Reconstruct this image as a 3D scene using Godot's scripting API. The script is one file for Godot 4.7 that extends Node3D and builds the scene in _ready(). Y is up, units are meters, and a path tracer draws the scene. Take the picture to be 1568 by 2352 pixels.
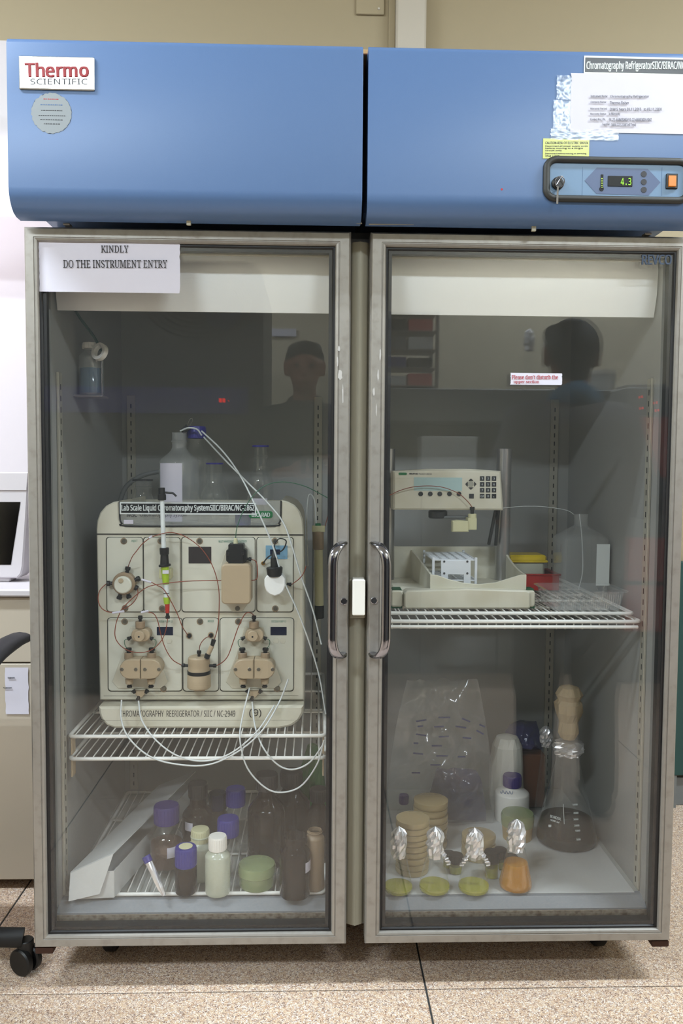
extends Node3D
# A chromatography refrigerator with two glass doors in a laboratory. y is up, metres; the door plane is z = 0, the room lies at z > 0.

const FOCAL := 1898.0
var cam_at := Vector3(0.6156, 1.1727, 1.7822)
var cam_basis: Basis
var M := {}
var used_names := {}
var sans: SystemFont
var bold: SystemFont
var serif: SystemFont
var mono: SystemFont


func _ready() -> void:
	var cam := Camera3D.new()
	cam.name = "camera"
	cam.rotation_order = EULER_ORDER_YXZ
	cam.rotation_degrees = Vector3(-3.281, -1.781, 0.392)
	cam.position = cam_at
	cam.fov = rad_to_deg(2.0 * atan(1176.0 / FOCAL))
	cam.near = 0.01
	cam.far = 40.0
	add_child(cam)
	cam.current = true
	cam_basis = cam.basis
	var env := Environment.new()
	env.background_mode = Environment.BG_COLOR
	env.background_color = Color(0, 0, 0)
	env.tonemap_mode = Environment.TONE_MAPPER_LINEAR
	env.tonemap_exposure = 0.84
	env.sdfgi_enabled = true
	env.ssao_enabled = true
	env.ssil_enabled = true
	var we := WorldEnvironment.new()
	we.name = "environment"
	we.environment = env
	add_child(we)
	make_fonts()
	make_materials()
	# ceiling battens with two tubes each (the pairs of glints in the bottles), then the hooded bench lamp left of the refrigerator
	var lamp := Color(0.915, 0.965, 1.0)
	tube_fixture("ceiling_lamp", "white twin-tube batten on the ceiling above the cream bench", Vector3(-1.2, 3.23, 0.7), 0.0, 6.2, lamp)
	tube_fixture("ceiling_lamp", "white twin-tube batten on the ceiling above the aisle by the teal panel", Vector3(2.7, 3.23, 0.7), 0.0, 6.2, lamp)
	tube_fixture("ceiling_lamp", "white twin-tube batten on the ceiling above the grey freezer", Vector3(-1.0, 3.23, 3.0), 0.0, 6.8, lamp)
	tube_fixture("ceiling_lamp", "white twin-tube batten on the ceiling above the island bench", Vector3(2.3, 3.23, 3.2), 0.0, 6.8, lamp)
	bench_lamp(Vector3(-0.95, 2.36, -0.35), 1.25, Color(0.985, 0.94, 1.0))
	build_room()
	build_fridge()
	build_notices()
	build_shelves()
	build_machine()
	build_machine_top()
	build_left_floor()
	build_collector()
	build_right_shelf()
	build_right_floor()
	build_left_side()
	build_opposite()
	build_people()


# ---------- positions from pixels of the 1568 x 2352 photograph ----------

func ray(px: float, py: float) -> Vector3:
	return cam_basis * Vector3((px - 784.0) / FOCAL, -(py - 1176.0) / FOCAL, -1.0)


func P(px: float, py: float, z: float) -> Vector3:
	var d := ray(px, py)
	return cam_at + d * ((z - cam_at.z) / d.z)


func PY(px: float, py: float, y: float) -> Vector3:
	var d := ray(px, py)
	return cam_at + d * ((y - cam_at.y) / d.y)


# where a thing stands whose base shows its lowest edge at (px, py) and is wpx pixels wide: base centre, and radius in w
func stand(px: float, py: float, wpx: float, y: float) -> Vector4:
	var p := PY(px, py, y)
	var r := wpx * (cam_at.z - p.z) / FOCAL * 0.5
	var d := Vector2(p.x - cam_at.x, p.z - cam_at.z).normalized()
	return Vector4(p.x + d.x * r, y, p.z + d.y * r, r)


# ---------- nodes ----------

func numbered(called: String) -> String:
	var n: int = used_names.get(called, 0)
	used_names[called] = n + 1
	return called if n == 0 else "%s_%03d" % [called, n]


func thing(called: String, label: String, category: String, at := Vector3.ZERO, group := "") -> Node3D:
	var o := Node3D.new()
	o.name = numbered(called)
	add_child(o)
	o.position = at
	tag(o, label, category, group)
	return o


func tag(o: Node3D, label: String, category: String, group := "") -> void:
	o.set_meta("label", label)
	o.set_meta("category", category)
	if group:
		o.set_meta("group", group)


func part(parent: Node3D, called: String, mesh: Mesh, m: Material, label := "") -> MeshInstance3D:
	var o := MeshInstance3D.new()
	o.name = called
	o.mesh = mesh
	o.material_override = m
	parent.add_child(o, true)
	if label:
		o.set_meta("label", label)
	return o


func holder(parent: Node3D, called: String, at := Vector3.ZERO) -> Node3D:
	var o := Node3D.new()
	o.name = called
	parent.add_child(o, true)
	o.position = at
	return o


func structure(called: String, mesh: Mesh, m: Material) -> MeshInstance3D:
	var o := MeshInstance3D.new()
	o.name = called
	o.mesh = mesh
	o.material_override = m
	add_child(o, true)
	o.set_meta("kind", "structure")
	return o


# ---------- shapes ----------

func ms() -> SurfaceTool:
	var st := SurfaceTool.new()
	st.begin(Mesh.PRIMITIVE_TRIANGLES)
	return st


func done(st: SurfaceTool) -> ArrayMesh:
	st.generate_normals()
	st.index()
	return st.commit()


func tri(st: SurfaceTool, a: Vector3, b: Vector3, c: Vector3) -> void:
	st.add_vertex(a)
	st.add_vertex(c)
	st.add_vertex(b)


# corners counter-clockwise seen from outside
func quad(st: SurfaceTool, a: Vector3, b: Vector3, c: Vector3, d: Vector3) -> void:
	tri(st, a, b, c)
	tri(st, a, c, d)


func quad_out(st: SurfaceTool, a: Vector3, b: Vector3, c: Vector3, d: Vector3, away: Vector3) -> void:
	if (b - a).cross(c - a).dot(away) + (c - a).cross(d - a).dot(away) >= 0.0:
		quad(st, a, b, c, d)
	else:
		quad(st, a, d, c, b)


func tri_out(st: SurfaceTool, a: Vector3, b: Vector3, c: Vector3, away: Vector3) -> void:
	if (b - a).cross(c - a).dot(away) >= 0.0:
		tri(st, a, b, c)
	else:
		tri(st, a, c, b)


func cut_corner(h: Vector3, b: float, axis: int, s: Vector3) -> Vector3:
	var v := Vector3(s.x * (h.x - b), s.y * (h.y - b), s.z * (h.z - b))
	v[axis] = s[axis] * h[axis]
	return v


func box(st: SurfaceTool, at: Vector3, size: Vector3, bevel := 0.0, turn := Basis.IDENTITY) -> void:
	var h := size * 0.5
	var b := minf(bevel, minf(h.x, minf(h.y, h.z)) * 0.98)
	st.set_smooth_group(-1)
	for axis in 3:
		var u := (axis + 1) % 3
		var w := (axis + 2) % 3
		for s in [-1.0, 1.0]:
			var k := []
			for e in [[-1, -1], [1, -1], [1, 1], [-1, 1]]:
				var g := Vector3.ZERO
				g[axis] = s
				g[u] = e[0]
				g[w] = e[1]
				k.append((at + turn * cut_corner(h, b, axis, g)))
			var out := Vector3.ZERO
			out[axis] = s
			quad_out(st, k[0], k[1], k[2], k[3], turn * out)
			if b > 0.0:
				for t in [-1.0, 1.0]:
					var g0 := Vector3.ZERO
					g0[axis] = s
					g0[u] = t
					g0[w] = -1.0
					var g1 := g0
					g1[w] = 1.0
					quad_out(st, (at + turn * cut_corner(h, b, axis, g0)), (at + turn * cut_corner(h, b, axis, g1)), (at + turn * cut_corner(h, b, u, g1)), (at + turn * cut_corner(h, b, u, g0)), turn * (g0 + g1))
	if b > 0.0:
		for sx in [-1.0, 1.0]:
			for sy in [-1.0, 1.0]:
				for sz in [-1.0, 1.0]:
					var g := Vector3(sx, sy, sz)
					tri_out(st, (at + turn * cut_corner(h, b, 0, g)), (at + turn * cut_corner(h, b, 1, g)), (at + turn * cut_corner(h, b, 2, g)), turn * g)


func boxm(size: Vector3, bevel := 0.0) -> ArrayMesh:
	var st := ms()
	box(st, Vector3.ZERO, size, bevel)
	return done(st)


# box from its lowest to its highest corner
func boxc(lo: Vector3, hi: Vector3, bevel := 0.0) -> ArrayMesh:
	var st := ms()
	box(st, (lo + hi) * 0.5, (hi - lo).abs(), bevel)
	return done(st)


func lathe(st: SurfaceTool, profile: Array, seg := 24, xf := Transform3D.IDENTITY, crumple := 0.0, seed_no := 1) -> void:
	var group := 1
	var rings := []
	for k in profile.size():
		var ring := PackedVector3Array()
		for s in seg:
			var a := TAU * s / seg
			var r: float = profile[k].x
			if crumple > 0.0:
				r *= 1.0 + crumple * (hash1(k * 7.3 + s, seed_no) - 0.5)
			ring.append(xf * Vector3(r * cos(a), profile[k].y, -r * sin(a)))
		rings.append(ring)
	for k in profile.size() - 1:
		if k > 0:
			var d0: Vector2 = (profile[k] - profile[k - 1]).normalized()
			var d1: Vector2 = (profile[k + 1] - profile[k]).normalized()
			if d0.dot(d1) < 0.8:
				group += 1
		st.set_smooth_group(group if crumple == 0.0 else -1)
		for s in seg:
			var t := (s + 1) % seg
			var a: Vector3 = rings[k][s]
			var b: Vector3 = rings[k][t]
			var c: Vector3 = rings[k + 1][t]
			var d: Vector3 = rings[k + 1][s]
			if profile[k].x < 1e-6:
				tri(st, a, c, d)
			elif profile[k + 1].x < 1e-6:
				tri(st, a, b, c)
			else:
				quad(st, a, b, c, d)


func lathem(profile: Array, seg := 24, xf := Transform3D.IDENTITY) -> ArrayMesh:
	var st := ms()
	lathe(st, profile, seg, xf)
	return done(st)


# short cylinder between two points, with slightly broken edges
func rod(st: SurfaceTool, a: Vector3, b: Vector3, r: float, seg := 16, r2 := -1.0) -> void:
	var d := b - a
	var y := d.normalized()
	var x := y.cross(Vector3.FORWARD if absf(y.z) < 0.9 else Vector3.RIGHT).normalized()
	var z := x.cross(y)
	var h := d.length()
	var e := minf(r * 0.12, h * 0.2)
	var q := r if r2 < 0.0 else r2
	lathe(st, [Vector2(0, 0), Vector2(r - e, 0), Vector2(r, e), Vector2(q, h - e), Vector2(q - e, h), Vector2(0, h)], seg, Transform3D(Basis(x, y, z), a))


func rodm(a: Vector3, b: Vector3, r: float, seg := 16, r2 := -1.0) -> ArrayMesh:
	var st := ms()
	rod(st, a, b, r, seg, r2)
	return done(st)


func spline(pts: Array, per := 8, closed := false) -> PackedVector3Array:
	var out := PackedVector3Array()
	var n := pts.size()
	var last := n if closed else n - 1
	for i in last:
		var p0: Vector3 = pts[(i - 1 + n) % n] if closed or i > 0 else pts[0] * 2.0 - pts[1]
		var p1: Vector3 = pts[i]
		var p2: Vector3 = pts[(i + 1) % n]
		var p3: Vector3 = pts[(i + 2) % n] if closed or i + 2 < n else pts[n - 1] * 2.0 - pts[n - 2]
		for k in per:
			var t := float(k) / per
			out.append(0.5 * ((2.0 * p1) + (p2 - p0) * t + (2.0 * p0 - 5.0 * p1 + 4.0 * p2 - p3) * t * t + (3.0 * p1 - p0 - 3.0 * p2 + p3) * t * t * t))
	if not closed:
		out.append(pts[n - 1])
	return out


# a tube along points; ru and rv are its half widths (rv along "side" when one is given)
func tube(st: SurfaceTool, pts: PackedVector3Array, ru: float, seg := 8, rv := -1.0, side := Vector3.ZERO, closed := false) -> void:
	var n := pts.size()
	var q := ru if rv < 0.0 else rv
	var rings := []
	var up := side
	for i in n:
		var a := pts[(i - 1 + n) % n] if closed else pts[maxi(i - 1, 0)]
		var b := pts[(i + 1) % n] if closed else pts[mini(i + 1, n - 1)]
		var t := (b - a).normalized()
		if up.length() < 0.5:
			up = Vector3.UP if absf(t.y) < 0.9 else Vector3.RIGHT
		var v := side if side != Vector3.ZERO else up
		v = (v - t * v.dot(t))
		v = v.normalized() if v.length() > 1e-5 else t.cross(Vector3.RIGHT).normalized()
		if side == Vector3.ZERO:
			up = v
		var u := t.cross(v)
		var ring := PackedVector3Array()
		for s in seg:
			var ang := TAU * s / seg
			ring.append(pts[i] + u * cos(ang) * ru + v * sin(ang) * q)
		rings.append(ring)
	st.set_smooth_group(1)
	for i in (n if closed else n - 1):
		var j := (i + 1) % n
		for s in seg:
			var t := (s + 1) % seg
			quad(st, rings[i][s], rings[j][s], rings[j][t], rings[i][t])
	if not closed:
		st.set_smooth_group(-1)
		for s in range(1, seg - 1):
			tri(st, rings[0][0], rings[0][s], rings[0][s + 1])
			tri(st, rings[n - 1][0], rings[n - 1][s + 1], rings[n - 1][s])


func tubem(pts: Array, r: float, seg := 8, per := 8) -> ArrayMesh:
	var st := ms()
	tube(st, spline(pts, per), r, seg)
	return done(st)


func rrect(w: float, h: float, r: float, n := 5) -> PackedVector2Array:
	var out := PackedVector2Array()
	var c := [Vector2(w / 2 - r, h / 2 - r), Vector2(-w / 2 + r, h / 2 - r), Vector2(-w / 2 + r, -h / 2 + r), Vector2(w / 2 - r, -h / 2 + r)]
	for k in 4:
		for i in n + 1:
			var a := PI / 2 * (k + float(i) / n)
			out.append(c[k] + Vector2(cos(a), sin(a)) * r)
	return out


# extruded outline (any winding) from z0 to z1 with a front bevel
func extrude(st: SurfaceTool, poly: PackedVector2Array, z0: float, z1: float, xf := Transform3D.IDENTITY, bevel := 0.0) -> void:
	var p := poly
	if Geometry2D.is_polygon_clockwise(p):
		p.reverse()
	var n := p.size()
	var inner := PackedVector2Array()
	for i in n:
		var a := (p[i] - p[(i - 1 + n) % n]).normalized()
		var b := (p[(i + 1) % n] - p[i]).normalized()
		var na := Vector2(-a.y, a.x)
		var nb := Vector2(-b.y, b.x)
		var m := (na + nb)
		inner.append(p[i] + m / maxf(0.4, m.length_squared()) * 2.0 * bevel)
	var ids := Geometry2D.triangulate_polygon(inner)
	st.set_smooth_group(-1)
	var back := Geometry2D.triangulate_polygon(p)
	for i in range(0, ids.size(), 3):
		tri_out(st, xf * v3(inner[ids[i]], z1), xf * v3(inner[ids[i + 1]], z1), xf * v3(inner[ids[i + 2]], z1), xf.basis.z)
	for i in range(0, back.size(), 3):
		tri_out(st, xf * v3(p[back[i]], z0), xf * v3(p[back[i + 1]], z0), xf * v3(p[back[i + 2]], z0), -xf.basis.z)
	var group := 10
	for i in n:
		var j := (i + 1) % n
		var e := (p[j] - p[i])
		var o := xf.basis * Vector3(e.y, -e.x, 0)
		if (p[i] - p[(i - 1 + n) % n]).normalized().dot(e.normalized()) < 0.8:
			group += 1
		st.set_smooth_group(group)
		quad_out(st, xf * v3(p[i], z0), xf * v3(p[j], z0), xf * v3(p[j], z1 - bevel), xf * v3(p[i], z1 - bevel), o)
		if bevel > 0.0:
			st.set_smooth_group(group + 1000)
			quad_out(st, xf * v3(p[i], z1 - bevel), xf * v3(p[j], z1 - bevel), xf * v3(inner[j], z1), xf * v3(inner[i], z1), o + xf.basis.z * e.length())


func v3(p: Vector2, z: float) -> Vector3:
	return Vector3(p.x, p.y, z)


func extrudem(poly: PackedVector2Array, z0: float, z1: float, bevel := 0.0, xf := Transform3D.IDENTITY) -> ArrayMesh:
	var st := ms()
	extrude(st, poly, z0, z1, xf, bevel)
	return done(st)


# a rounded plate between two pixels on the plane z, standing out by thick
func plate(px0: float, py0: float, px1: float, py1: float, z: float, thick: float, radius := 0.001, bevel := 0.0003) -> ArrayMesh:
	var a := P(px0, py1, z)
	var b := P(px1, py0, z)
	var w := absf(b.x - a.x)
	var h := absf(b.y - a.y)
	return extrudem(rrect(w, h, minf(radius, minf(w, h) * 0.49)), 0.0, thick, minf(bevel, thick * 0.5), Transform3D(Basis.IDENTITY, Vector3((a.x + b.x) / 2, (a.y + b.y) / 2, z)))


# lettering fitted to a width and a height, facing +z unless turned
func letters(parent: Node3D, words: String, at: Vector3, width: float, height: float, m: Material, font: Font = null, turn := Basis.IDENTITY, called := "lettering") -> MeshInstance3D:
	var t := TextMesh.new()
	t.text = words
	t.font = font if font else sans
	t.font_size = 32
	t.pixel_size = 0.01
	t.depth = 0.02
	t.curve_step = 2.0
	var shape: Mesh = t
	if font == bold:  # heavier strokes: the same outlines laid over each other, a little apart
		var st := SurfaceTool.new()
		var layer := 0.0
		for d in [Vector2(-0.9, -0.5), Vector2(0.9, -0.5), Vector2(-0.9, 0.5), Vector2(0.9, 0.5), Vector2.ZERO]:
			st.append_from(t, 0, Transform3D(Basis.IDENTITY, Vector3(d.x, d.y, layer) * 0.012))
			layer += 1.0
		shape = st.commit()
	var o := MeshInstance3D.new()
	o.name = called
	o.mesh = shape
	o.material_override = m
	parent.add_child(o, true)
	var box := shape.get_aabb()
	var s := Vector3(width / box.size.x, height / box.size.y if height > 0.0 else width / box.size.x, 0.02)
	o.basis = turn * Basis.from_scale(s)
	o.position = at - o.basis * (box.position + Vector3(box.size.x / 2, box.size.y / 2, 0))
	return o


# lettering whose ink box covers these pixels on the plane z
func letters_px(parent: Node3D, words: String, px0: float, py0: float, px1: float, py1: float, z: float, m: Material, font: Font = null) -> MeshInstance3D:
	var a := P(px0, (py0 + py1) / 2, z)
	var b := P(px1, (py0 + py1) / 2, z)
	var c := P((px0 + px1) / 2, py0, z)
	var d := P((px0 + px1) / 2, py1, z)
	var run := b - a
	return letters(parent, words, (a + b) / 2, run.length(), c.distance_to(d), m, font, Basis(Vector3(0, 0, 1), atan2(run.y, run.x)))


func hash1(a: float, b: float = 0.0) -> float:
	var s := sin(a * 127.1 + b * 311.7) * 43758.5453
	return s - floorf(s)


func make_fonts() -> void:
	sans = SystemFont.new()
	sans.font_names = PackedStringArray(["Droid Sans"])
	bold = SystemFont.new()
	bold.font_names = PackedStringArray(["Droid Sans"])
	serif = SystemFont.new()
	serif.font_names = PackedStringArray(["Droid Serif"])
	mono = SystemFont.new()
	mono.font_names = PackedStringArray(["Droid Sans Mono"])


# ---------- materials ----------

func mat(called: String, c: Color, rough := 0.6, metal := 0.0) -> StandardMaterial3D:
	var m := StandardMaterial3D.new()
	m.resource_name = called
	m.albedo_color = c
	m.roughness = rough
	m.metallic = metal
	M[called] = m
	return m


func glassy(called: String, c: Color, alpha: float, rough := 0.03) -> StandardMaterial3D:
	var m := mat(called, Color(c.r, c.g, c.b, alpha), rough)
	m.transparency = BaseMaterial3D.TRANSPARENCY_ALPHA
	return m


func noise_tex(size: int, freq: float, seed_no: int, ramp: Array, octaves := 3, kind := FastNoiseLite.TYPE_SIMPLEX_SMOOTH) -> NoiseTexture2D:
	var n := FastNoiseLite.new()
	n.seed = seed_no
	n.noise_type = kind
	n.frequency = freq
	n.fractal_octaves = octaves
	var t := NoiseTexture2D.new()
	t.width = size
	t.height = size
	t.seamless = true
	t.noise = n
	var g := Gradient.new()
	var off := PackedFloat32Array()
	var cols := PackedColorArray()
	for r in ramp:
		off.append(r[0])
		cols.append(r[1])
	g.offsets = off
	g.colors = cols
	t.color_ramp = g
	return t


# grain over a flat colour
func grain(m: StandardMaterial3D, tex: Texture2D, per_metre: float) -> StandardMaterial3D:
	m.albedo_texture = tex
	m.uv1_triplanar = true
	m.uv1_world_triplanar = true
	m.uv1_scale = Vector3.ONE * per_metre
	return m


func relief(m: StandardMaterial3D, tex: Texture2D, depth_cm: float, per_metre: float) -> StandardMaterial3D:
	m.heightmap_enabled = true
	m.heightmap_texture = tex
	m.heightmap_scale = depth_cm
	m.uv1_triplanar = true
	m.uv1_world_triplanar = true
	m.uv1_scale = Vector3.ONE * per_metre
	return m


func make_materials() -> void:
	# terrazzo: pale and brown chips in a beige ground; a second, coarser sheet of dirt over it
	var chips := FastNoiseLite.new()
	chips.seed = 11
	chips.noise_type = FastNoiseLite.TYPE_CELLULAR
	chips.cellular_return_type = FastNoiseLite.RETURN_CELL_VALUE
	chips.frequency = 0.16
	var fine := FastNoiseLite.new()
	fine.seed = 5
	fine.frequency = 0.35
	var im := Image.create(1024, 1024, false, Image.FORMAT_RGB8)
	var tones := [Color(0.86, 0.81, 0.74), Color(0.91, 0.88, 0.83), Color(0.78, 0.69, 0.58), Color(0.72, 0.62, 0.52), Color(0.94, 0.92, 0.89), Color(0.46, 0.37, 0.32), Color(0.84, 0.77, 0.70), Color(0.66, 0.54, 0.44), Color(0.90, 0.85, 0.78), Color(0.93, 0.90, 0.85)]
	for y in 1024:
		for x in 1024:
			var v := chips.get_noise_2d(x, y) * 0.5 + 0.5
			var c: Color = tones[int(clampf(v, 0, 0.9999) * tones.size())]
			var f := fine.get_noise_2d(x, y) * 0.10
			im.set_pixel(x, y, Color(c.r + f, c.g + f, c.b + f))
	var terr := ImageTexture.create_from_image(im)
	var m := mat("terrazzo", Color(1.0, 0.98, 0.97), 0.42)
	grain(m, terr, 1.25)
	m = mat("grout", Color(0.20, 0.21, 0.21), 0.8)
	m = mat("wall_beige", Color(0.76, 0.72, 0.63), 0.7)
	grain(m, noise_tex(256, 0.02, 3, [[0.0, Color(0.93, 0.93, 0.93)], [1.0, Color(1, 1, 1)]]), 1.2)
	mat("wall_beige_dimmed", Color(0.605, 0.555, 0.45), 0.7)  # the same beige paint, darkened to offset strong lamp light on the back wall
	m = mat("white_and_lit_wall", Color(0.78, 0.76, 0.775), 0.7)  # white of bench top and screen casing; also colours the lamplit wall stretch
	mat("ceiling_white", Color(0.80, 0.80, 0.78), 0.8)
	mat("pilaster", Color(0.70, 0.67, 0.62), 0.6)
	mat("teal_board", Color(0.10, 0.25, 0.24), 0.5)
	# blue painted steel of the top housing, with a fine orange-peel
	m = mat("blue_paint", Color(0.325, 0.435, 0.60), 0.38)
	grain(m, noise_tex(256, 0.25, 8, [[0.0, Color(0.95, 0.95, 0.96)], [1.0, Color(1, 1, 1)]], 2), 12.0)
	m = mat("steel", Color(0.60, 0.585, 0.565), 0.42, 0.5)
	grain(m, noise_tex(512, 0.03, 21, [[0.0, Color(0.90, 0.89, 0.88)], [0.45, Color(0.98, 0.98, 0.97)], [1.0, Color(1, 1, 1)]], 5), 2.0)
	mat("worn_metal", Color(0.72, 0.71, 0.70), 0.5, 0.3)
	m = mat("chrome", Color(0.60, 0.60, 0.63), 0.12, 1.0)
	mat("polished_plate", Color(0.60, 0.60, 0.585), 0.30, 0.85)
	mat("gasket", Color(0.035, 0.035, 0.05), 0.5)
	mat("black_and_slot_shade", Color(0.02, 0.02, 0.022), 0.7)  # black of display and vent rings, and painted shade in the slots
	mat("cabinet_grey", Color(0.55, 0.54, 0.53), 0.5)
	mat("liner_white", Color(0.565, 0.57, 0.56), 0.45)
	mat("liner_floor", Color(0.66, 0.67, 0.65), 0.5)
	mat("sill_grey", Color(0.50, 0.52, 0.54), 0.45)
	m = mat("sill_dirty", Color(0.50, 0.47, 0.42), 0.6)
	grain(m, noise_tex(256, 0.04, 31, [[0.0, Color(0.45, 0.36, 0.25)], [0.5, Color(0.85, 0.82, 0.78)], [1.0, Color(1, 1, 1)]], 4), 5.0)
	mat("mullion_cream", Color(0.66, 0.64, 0.57), 0.5)
	mat("valance_white", Color(0.92, 0.925, 0.915), 0.4)
	mat("white_plastic", Color(0.88, 0.87, 0.84), 0.4)
	mat("white_wire", Color(0.90, 0.90, 0.88), 0.3)
	mat("rail_strip", Color(0.66, 0.65, 0.60), 0.4, 0.3)
	mat("rust", Color(0.22, 0.12, 0.07), 0.9)
	mat("black_plastic", Color(0.03, 0.03, 0.032), 0.45)
	mat("rubber", Color(0.055, 0.055, 0.06), 0.6)
	mat("charcoal", Color(0.12, 0.12, 0.12), 0.5)
	m = glassy("door_glass", Color(0.50, 0.52, 0.52), 0.018, 0.0)
	m.metallic = 0.012
	glassy("clear_glass", Color(0.75, 0.80, 0.78), 0.025, 0.02)
	glassy("clear_plastic", Color(0.80, 0.82, 0.82), 0.15, 0.06)
	glassy("cloudy_plastic", Color(0.82, 0.84, 0.76), 0.55, 0.2)
	glassy("tape_clear", Color(0.62, 0.70, 0.80), 0.15, 0.22)
	mat("paper", Color(0.80, 0.79, 0.84), 0.75)
	mat("ink", Color(0.03, 0.03, 0.05), 0.7)
	mat("ink_grey", Color(0.22, 0.22, 0.24), 0.7)
	mat("ink_red", Color(0.66, 0.10, 0.13), 0.6)
	mat("brand_red", Color(0.55, 0.03, 0.08), 0.5)
	mat("label_black", Color(0.035, 0.04, 0.06), 0.3)
	mat("label_white", Color(0.85, 0.88, 0.88), 0.4)
	m = mat("label_yellow", Color(0.66, 0.68, 0.05), 0.25)
	m = mat("holo_silver", Color(0.46, 0.48, 0.49), 0.45, 0.3)
	mat("print_slate", Color(0.27, 0.33, 0.42), 0.6)
	mat("ink_blue", Color(0.20, 0.35, 0.55), 0.6)
	m = mat("cardboard", Color(0.68, 0.55, 0.38), 0.85)
	m = mat("machine_cream", Color(0.81, 0.80, 0.735), 0.42)
	grain(m, noise_tex(256, 0.015, 41, [[0.0, Color(0.93, 0.92, 0.89)], [0.6, Color(1, 1, 1)], [1.0, Color(1, 1, 1)]], 3), 2.0)
	mat("machine_seam", Color(0.25, 0.24, 0.20), 0.7)
	mat("module_face", Color(0.81, 0.81, 0.755), 0.4)
	mat("peek_beige", Color(0.68, 0.61, 0.50), 0.5)
	mat("peek_dark", Color(0.58, 0.50, 0.40), 0.5)
	mat("screw_steel", Color(0.55, 0.54, 0.50), 0.3, 0.9)
	mat("screen_navy", Color(0.075, 0.105, 0.21), 0.2)
	mat("screen_grey", Color(0.22, 0.20, 0.20), 0.2)
	mat("panel_blue", Color(0.45, 0.62, 0.72), 0.5)
	mat("logo_green", Color(0.03, 0.42, 0.22), 0.5)
	mat("ink_green", Color(0.25, 0.50, 0.42), 0.6)
	mat("capillary_red", Color(0.50, 0.22, 0.12), 0.35)
	mat("capillary_green", Color(0.18, 0.38, 0.28), 0.4)
	m = mat("silicone", Color(0.80, 0.82, 0.82, 1.0), 0.3)
	mat("lime", Color(0.62, 0.74, 0.16), 0.35)
	mat("orange_red", Color(0.70, 0.15, 0.10), 0.4)
	mat("cap_blue", Color(0.14, 0.13, 0.48), 0.4)
	mat("cap_purple", Color(0.19, 0.13, 0.42), 0.45)
	mat("cap_dark", Color(0.10, 0.09, 0.10), 0.5)
	mat("cap_cream", Color(0.78, 0.77, 0.62), 0.5)
	m = glassy("amber_glass", Color(0.085, 0.04, 0.025), 0.93, 0.06)
	m.metallic_specular = 0.35
	m = glassy("brown_liquid", Color(0.20, 0.095, 0.05), 0.80, 0.1)
	glassy("pale_brown_liquid", Color(0.32, 0.17, 0.08), 0.65, 0.1)
	mat("brass", Color(0.72, 0.55, 0.25), 0.3, 0.9)
	glassy("yellow_liquid", Color(0.72, 0.72, 0.24), 0.62, 0.05)
	m = glassy("amber_liquid", Color(0.82, 0.56, 0.0), 0.58, 0.02)
	glassy("dark_liquid", Color(0.045, 0.025, 0.025), 0.94, 0.05).metallic_specular = 0.15
	mat("foil", Color(0.93, 0.93, 0.94), 0.38, 0.85)
	mat("agar", Color(0.70, 0.60, 0.42), 0.45)
	glassy("petri_clear", Color(0.78, 0.70, 0.52), 0.55, 0.15)
	glassy("petri_green", Color(0.60, 0.66, 0.48), 0.60, 0.2)
	mat("matt_white", Color(0.75, 0.76, 0.755), 0.7)
	mat("yellow_lid", Color(0.78, 0.68, 0.05), 0.4)
	mat("red_plastic", Color(0.60, 0.08, 0.05), 0.4)
	mat("magenta_plastic", Color(0.50, 0.10, 0.22), 0.4)
	mat("aluminium", Color(0.72, 0.72, 0.72), 0.3, 0.9)
	mat("acrylic_white", Color(0.82, 0.84, 0.86), 0.35)
	mat("lcd_pale", Color(0.66, 0.76, 0.76), 0.3)
	mat("key_dark", Color(0.10, 0.11, 0.12), 0.5)
	mat("key_light", Color(0.60, 0.60, 0.55), 0.5)
	mat("foot_green", Color(0.03, 0.28, 0.16), 0.5)
	mat("cloth_cream", Color(0.62, 0.55, 0.42), 0.9)
	glassy("bag_clear", Color(0.70, 0.72, 0.72), 0.12, 0.1)
	glassy("bag_violet", Color(0.26, 0.26, 0.46), 0.55, 0.15)
	mat("bag_white", Color(0.78, 0.78, 0.74), 0.6)
	mat("bag_ink", Color(0.10, 0.17, 0.38), 0.6)
	mat("green_plastic", Color(0.12, 0.42, 0.16), 0.5)
	glassy("blue_liquid", Color(0.06, 0.30, 0.42), 0.80, 0.1)
	mat("green_tube", Color(0.20, 0.34, 0.28), 0.4)
	m = mat("lamp_tube", Color(1, 1, 1), 0.4)
	m.emission_enabled = true
	m.emission = Color(0.93, 0.975, 1.0)
	m.emission_energy_multiplier = 3.0
	m = mat("led_red", Color(0.5, 0.02, 0.02), 0.4)
	m.emission_enabled = true
	m.emission = Color(1.0, 0.06, 0.05)
	m.emission_energy_multiplier = 6.0
	m = mat("led_lime", Color(0.3, 0.5, 0.02), 0.4)
	m.emission_enabled = true
	m.emission = Color(0.66, 1.0, 0.08)
	m.emission_energy_multiplier = 1.1
	mat("panel_pale_blue", Color(0.36, 0.48, 0.60), 0.4)
	mat("panel_mid_blue", Color(0.24, 0.31, 0.45), 0.4)
	mat("switch_amber", Color(0.82, 0.46, 0.04), 0.35)
	mat("bezel_grey", Color(0.16, 0.16, 0.15), 0.55)
	mat("skin", Color(0.50, 0.33, 0.25), 0.6)
	mat("hair", Color(0.02, 0.018, 0.016), 0.6)
	mat("shirt_dark", Color(0.13, 0.13, 0.14), 0.85)
	mat("coat_grey", Color(0.34, 0.34, 0.36), 0.85)
	mat("collar_blue", Color(0.30, 0.46, 0.58), 0.85)
	mat("trousers", Color(0.06, 0.065, 0.09), 0.85)
	mat("freezer_grey", Color(0.20, 0.20, 0.205), 0.5)
	mat("freezer_band", Color(0.24, 0.23, 0.46), 0.4)
	mat("bench_grey", Color(0.42, 0.43, 0.43), 0.5)
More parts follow.
